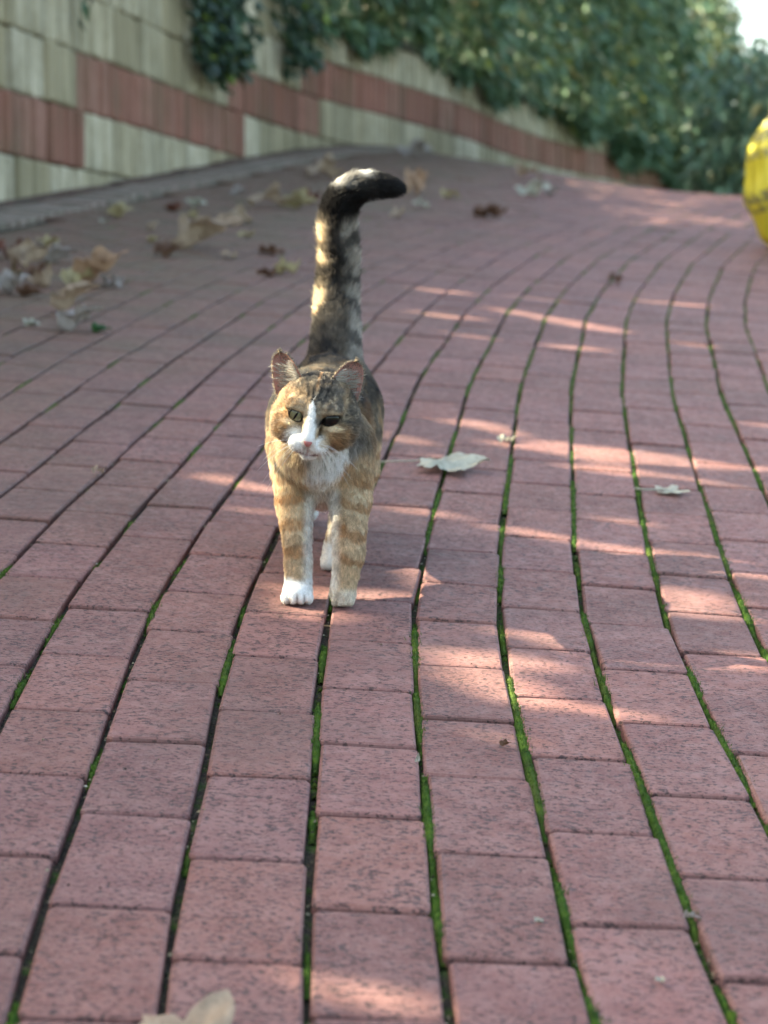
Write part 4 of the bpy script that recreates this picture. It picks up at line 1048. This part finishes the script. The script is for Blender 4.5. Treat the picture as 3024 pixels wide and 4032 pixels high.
# ears: cupped shells, furred outside, pink inside
def pxc(px, py, d):
    """cat coordinates of the point at depth d behind pixel (px, py) of the 1659-pixel view, as measured on the photograph"""
    X = (px*1.8227-1512)/FOC; Vv = (py*1.8227-2016)/FOC
    return np.array([X*d, d*CP-Vv*d*SP, CAMZ-d*SP-Vv*d*CP]) - CATO
EARS = []
M_EARIN = Mat('ear_inside', .7, .2); g_ = M_EARIN.pos(); M_EARIN.color((.56, .31, .27)); M_EARIN.translucent((.75, .25, .16), .45); M_EARIN = M_EARIN.m
for outer, inner, tip in (((592, 838), (659, 832), (604, 760)), ((777, 856), (705, 838), (770, 780))):
    o, i_, t_ = pxc(*outer, 2.672), pxc(*inner, 2.655), pxc(*tip, 2.662)
    # sink the base into the head
    down = (o+i_)/2 - t_; down /= np.linalg.norm(down); o = o+down*.008+[0, .006, 0]; i_ = i_+down*.008
    NU, NV = 15, 14; V, inn = [], []
    for j in range(NV):
        v = j/(NV-1); a = (1-v)**.80
        wv = np.sqrt(max(0.0, 1-v**2.6))**.9 if v < 1 else 0.0
        for k in range(NU):
            u = k/(NU-1)*2-1
            mid = (o+i_)/2 + (t_-(o+i_)/2)*v
            half = (i_-o)/2*(wv*.80+.20*a)
            p = mid + half*u
            bow = (1-u*u)*.013*(1-v*.75)
            p = p + np.array([0, bow, 0]) + (t_-(o+i_)/2)*.06*(1-abs(u))*(v > .8)*0
            V.append(p)
    V = np.array(V); nb = len(V)
    Vb = V + np.array([0, .0016, 0])
    F, mi = [], []
    sgn = 1 if (i_-o)[0] > 0 else -1
    for j in range(NV-1):
        for k in range(NU-1):
            a, b, c, d = j*NU+k, j*NU+k+1, (j+1)*NU+k+1, (j+1)*NU+k
            F.append((a, b, c, d)[::sgn]); mi.append(1); F.append(tuple(nb+q for q in (d, c, b, a))[::sgn]); mi.append(0)
    rim = [j*NU for j in range(NV)] + [(NV-1)*NU+k for k in range(1, NU)] + [j*NU+NU-1 for j in range(NV-2, -1, -1)]
    for a, b in zip(rim, rim[1:]): F.append((a, nb+a, nb+b, b)); mi.append(0)
    em = mesh('ear', np.vstack([V, Vb]), F, [M_SKIN, M_EARIN], True, mi)
    c_ = np.tile(np.array([GB*1.3]), (2*nb, 1)); ca = em.color_attributes.new('coat', 'FLOAT_COLOR', 'POINT'); ca.data.foreach_set('color', np.c_[c_, np.ones(2*nb)].astype(np.float32).ravel())
    link('ear', em, cat); EARS.append((V.reshape(NV, NU, 3), o, i_, t_))
# eyes
def eye_mat(name, iris):
    m = Mat(name, .08, .5); tc = m.n('ShaderNodeTexCoord').outputs['Object']; sx = m.n('ShaderNodeSeparateXYZ'); m.l(tc, sx.inputs[0])
    X_, Z_ = sx.outputs[0], sx.outputs[2]
    r = m.math('SQRT', m.math('ADD', m.math('POWER', m.math('DIVIDE', X_, .0078), 2), m.math('POWER', m.math('DIVIDE', Z_, .0078), 2)))
    c = m.ramp(r, [(0.0, tuple(i*.8 for i in iris)), (.45, iris), (.85, tuple(i*.6 for i in iris)), (.98, (.008, .007, .006))])
    pu = m.math('SQRT', m.math('ADD', m.math('POWER', m.math('DIVIDE', X_, .0014), 2), m.math('POWER', m.math('DIVIDE', Z_, .0062), 2)))
    m.color(m.mix(m.math('LESS_THAN', pu, 1.0), c, (.004, .004, .004))); m.b.inputs['Roughness'].default_value = .14 if iris[0] > .05 else .22; m.b.inputs['Specular IOR Level'].default_value = .5 if iris[0] > .05 else .30
    return m.m
for e, iris, lab in ((EYES[0], (.17, .155, .085), None), (EYES[1], (.007, .006, .005), 'eye coloured dark as if in shade')):  # the second eye's shade is put into its near-black iris colour
    V, F = [], []
    n1_, n2_ = 20, 12
    for j in range(n2_+1):
        for k in range(n1_):
            a, b = 2*math.pi*k/n1_, math.pi*j/n2_
            V.append((.0112*math.sin(b)*math.cos(a), -.0058*math.cos(b), .0090*math.sin(b)*math.sin(a)))
    for j in range(n2_):
        for k in range(n1_): F.append((j*n1_+k, j*n1_+(k+1) % n1_, (j+1)*n1_+(k+1) % n1_, (j+1)*n1_+k))
    R3 = HR @ rot('Y', .48*np.sign(-e[0])); M = Matrix(R3.tolist()).to_4x4(); M.translation = Vector(hw(e+np.array([0, .0052, 0])))
    o = link('eye', mesh('eye', V, F, eye_mat('eye_'+('olive' if lab is None else 'dark'), iris), True), cat, M)
    if lab: o['label'] = lab
# nose leather
M_NOSE = Mat('nose_leather', .42, .5); M_NOSE.color((.36, .125, .115)); M_NOSE = M_NOSE.m
V = np.array([(-.0078, -.0600, -.0170), (0, -.0655, -.0165), (.0078, -.0600, -.0170), (-.0052, -.0625, -.0215), (.0052, -.0625, -.0215), (0, -.0668, -.0205), (0, -.0625, -.0268), (0, -.050, -.020), (-.0020, -.0632, -.0248), (.0020, -.0632, -.0248)])
F = [(0, 3, 5, 1), (1, 5, 4, 2), (3, 8, 6, 5), (5, 6, 9, 4), (0, 1, 7), (1, 2, 7), (0, 7, 3), (2, 4, 7), (3, 7, 8), (4, 9, 7), (8, 7, 6), (6, 7, 9)]
nm = mesh('nose', [hw((p-np.array([0, -.058, -.021]))*np.array([1.32, 1.0, 1.25])+np.array([0, -.0596, -.0242])) for p in V], F, M_NOSE, True); nob = link('nose', nm, cat)
sb = nob.modifiers.new('s', 'SUBSURF'); sb.levels = 2; sb.render_levels = 2
# whiskers
M_WH = Mat('whisker', .4, .5); M_WH.color((.85, .83, .80)); M_WH.translucent((.85, .83, .8), .3); M_WH = M_WH.m
for sg, n_ in ((1, 9), (-1, 7)):
    for k in range(n_):
        t = k/(n_-1); a = hw((sg*(.0145+.004*(k % 2)), -.056+.004*(k % 2), -.0245-.009*t))
        L = rng.uniform(.034, .056); out = np.array([sg*(.86-.32*t), -.30+.1*rng.random(), .05-.75*t-.25*rng.random()])
        out = HR @ out; pts = [a + out*L*s_ + np.array([0, .006, -.013])*s_*s_ for s_ in np.linspace(0, 1, 7)]
        v, f = tube(pts, np.linspace(.00030, .00008, 7), 4); link('whisker', mesh('whisker', v, f, M_WH, True), cat)

# fur: individual hairs combed along the body
def make_fur(n):
    tri = np.vstack([SF[:, [0, 1, 2]], SF[:, [0, 2, 3]]])
    a, b, c = SV[tri[:, 0]], SV[tri[:, 1]], SV[tri[:, 2]]
    cr = np.cross(b-a, c-a); ar = np.linalg.norm(cr, axis=1); cen = (a+b+c)/3
    wgt = ar*np.where(cen[:, 1] < .03, 2.6, 1.0)*np.where((cen[:, 2] < .05), 1.6, 1.0)
    # denser where the camera can see
    nv = cr/np.maximum(ar, 1e-12)[:, None]; wgt *= np.where(nv[:, 1] < .25, 1.5, .7)
    t = rng.choice(len(tri), n, p=wgt/wgt.sum()); r1, r2 = rng.random(n), rng.random(n); fl = r1+r2 > 1; r1[fl] = 1-r1[fl]; r2[fl] = 1-r2[fl]
    P = a[t] + (b-a)[t]*r1[:, None] + (c-a)[t]*r2[:, None]
    # smooth normals from the distance field of the vertices
    VN = np.zeros_like(SV); 
    for i in range(3): np.add.at(VN, tri[:, i], cr)
    VN /= np.linalg.norm(VN, axis=1)[:, None]+1e-12
    Nn = VN[tri[t, 0]]
    D, flow, hl, zn = field(P)
    hz = np.clip(zn['head']+zn['muzzle'], 0, 1)
    h = (P-HC) @ HR
    nose = np.array([0, -.068, -.015]); rad = h-nose; rad[:, 1] = np.maximum(rad[:, 1], 0)*.6; rad /= np.linalg.norm(rad, axis=1)[:, None]
    hf = rad @ HR.T
    flow = flow*(1-hz)[:, None] + hf*hz[:, None] + rng.normal(0, .16, (n, 3))
    tg = flow - Nn*(flow*Nn).sum(1)[:, None]; tg /= np.linalg.norm(tg, axis=1)[:, None]+1e-9
    lift = np.where(zn['tail'] > .5, .80, np.where(hz > .5, .44, .54)) + rng.normal(0, .10, n)
    d0 = tg + Nn*lift[:, None]; d0 /= np.linalg.norm(d0, axis=1)[:, None]
    # no hairs over eyes, nose leather or under the soles
    ok = np.ones(n, bool)
    for e in EYES:
        sg = np.sign(-e[0]); an = .48*sg; du, dv = h[:, 0]-e[0], h[:, 2]-e[2]
        ru, rv = du*math.cos(an)-dv*math.sin(an), du*math.sin(an)+dv*math.cos(an)
        ok &= ~((np.sqrt((ru/.0118)**2+(rv/.0056)**2) < 1.0) & (h[:, 1] < -.015))
    ok &= ~((np.abs(h[:, 0]) < .0100+ (h[:, 2]+.0190)*.7) & (h[:, 2] < -.0180) & (h[:, 2] > -.031) & (h[:, 1] < -.052))
    Lh = hl*rng.uniform(.55, .98, n)*np.where(rng.random(n) < .08, 1.45, 1.0)
    near_eye = np.minimum(*[np.linalg.norm((h-e)[:, [0, 2]], axis=1) for e in EYES]); Lh *= np.where((h[:, 1] < -.015), np.clip(near_eye/.022, .35, 1), 1)
    return P[ok], d0[ok], Nn[ok], Lh[ok], coat(P[ok], {k: v[ok] for k, v in zn.items()})
FP, FD, FN, FL, FC = make_fur(150000)
FC = FC*(rng.uniform(.80, 1.50, len(FC))*(.62+.76*vnoise(FP*np.array([1, .6, .6]), 330, 31)))[:, None]
FD = FD + (np.stack([vnoise(FP, 120, 40+k) for k in range(3)], 1)-.5)*.55; FD /= np.linalg.norm(FD, axis=1)[:, None]
# hair inside and along the edge of the ears
EP, ED, EL, EC = [], [], [], []
for V, o, i_, t_ in EARS:
    inward = (o-i_)/np.linalg.norm(o-i_)
    for _ in range(650):
        v = rng.random()**1.5*.72; u = 1-rng.random()**1.6*.75; jj, kk = v*13, u*14
        p = V[int(jj), int(kk)]; EP.append(p+rng.normal(0, .001, 3)+[0, -.0008, 0]); ED.append(inward*.72+(t_-(o+i_)/2)/.05*.45+np.array([0, -.30, 0])+rng.normal(0, .14, 3)); EL.append(rng.uniform(.008, .020)*(1-v*.6)); EC.append((WHT*.6+CRM*.4)*rng.uniform(.50, .95))
    rim = [V[j, 0] for j in range(14)] + [V[13, k] for k in range(15)] + [V[j, 14] for j in range(14)]
    for _ in range(260):
        p = rim[rng.integers(len(rim))]+rng.normal(0, .0007, 3)+[0, .0012, 0]; EP.append(p); ED.append((t_-o)/.06*.6+rng.normal(0, .30, 3)+[0, .2, 0]); EL.append(rng.uniform(.0012, .0030)); EC.append(lerp(np.array([CRM]), np.array([TAN]), np.array([rng.random()]))[0])
    for _ in range(2600):
        p = V[rng.integers(14), rng.integers(15)]+rng.normal(0, .0015, 3)+[0, .0022, 0]; EP.append(p); ED.append((t_-(o+i_)/2)/.05+rng.normal(0, .2, 3)+[0, .35, 0]); EL.append(rng.uniform(.0015, .0035)); EC.append(GB*rng.uniform(.8, 1.8))
ED = np.array(ED); ED /= np.linalg.norm(ED, axis=1)[:, None]
def hair_object(P, Dv, L, C, N3, width):
    n = len(P); K = 4
    hc = bpy.data.hair_curves.new('fur'); hc.add_curves([K]*n)
    t = np.linspace(0, 1, K)[None, :, None]
    lean = np.array([0, 0, -1.0])
    pts = P[:, None] - N3[:, None]*.0002 + Dv[:, None]*(L[:, None, None]*t) + (lean[None, None]*.14 - N3[:, None]*.16)*(L[:, None, None]*t*t)
    hc.points.foreach_set('position', pts.astype(np.float32).ravel())
    rad = (width*np.array([1.0, .85, .55, .12]))[None].repeat(n, 0)
    ra = hc.attributes.get('radius') or hc.attributes.new('radius', 'FLOAT', 'POINT'); ra.data.foreach_set('value', rad.astype(np.float32).ravel())
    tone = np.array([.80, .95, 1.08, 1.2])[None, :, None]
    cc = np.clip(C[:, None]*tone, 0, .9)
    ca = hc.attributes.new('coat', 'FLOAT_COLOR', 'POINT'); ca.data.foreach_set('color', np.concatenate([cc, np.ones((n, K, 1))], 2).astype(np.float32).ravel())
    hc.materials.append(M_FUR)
    return hc
allP = np.vstack([FP, np.array(EP)]); allD = np.vstack([FD, ED]); allL = np.r_[FL, np.array(EL)]; allC = np.vstack([FC, np.array(EC)]); allN = np.vstack([FN, np.zeros((len(EP), 3))])
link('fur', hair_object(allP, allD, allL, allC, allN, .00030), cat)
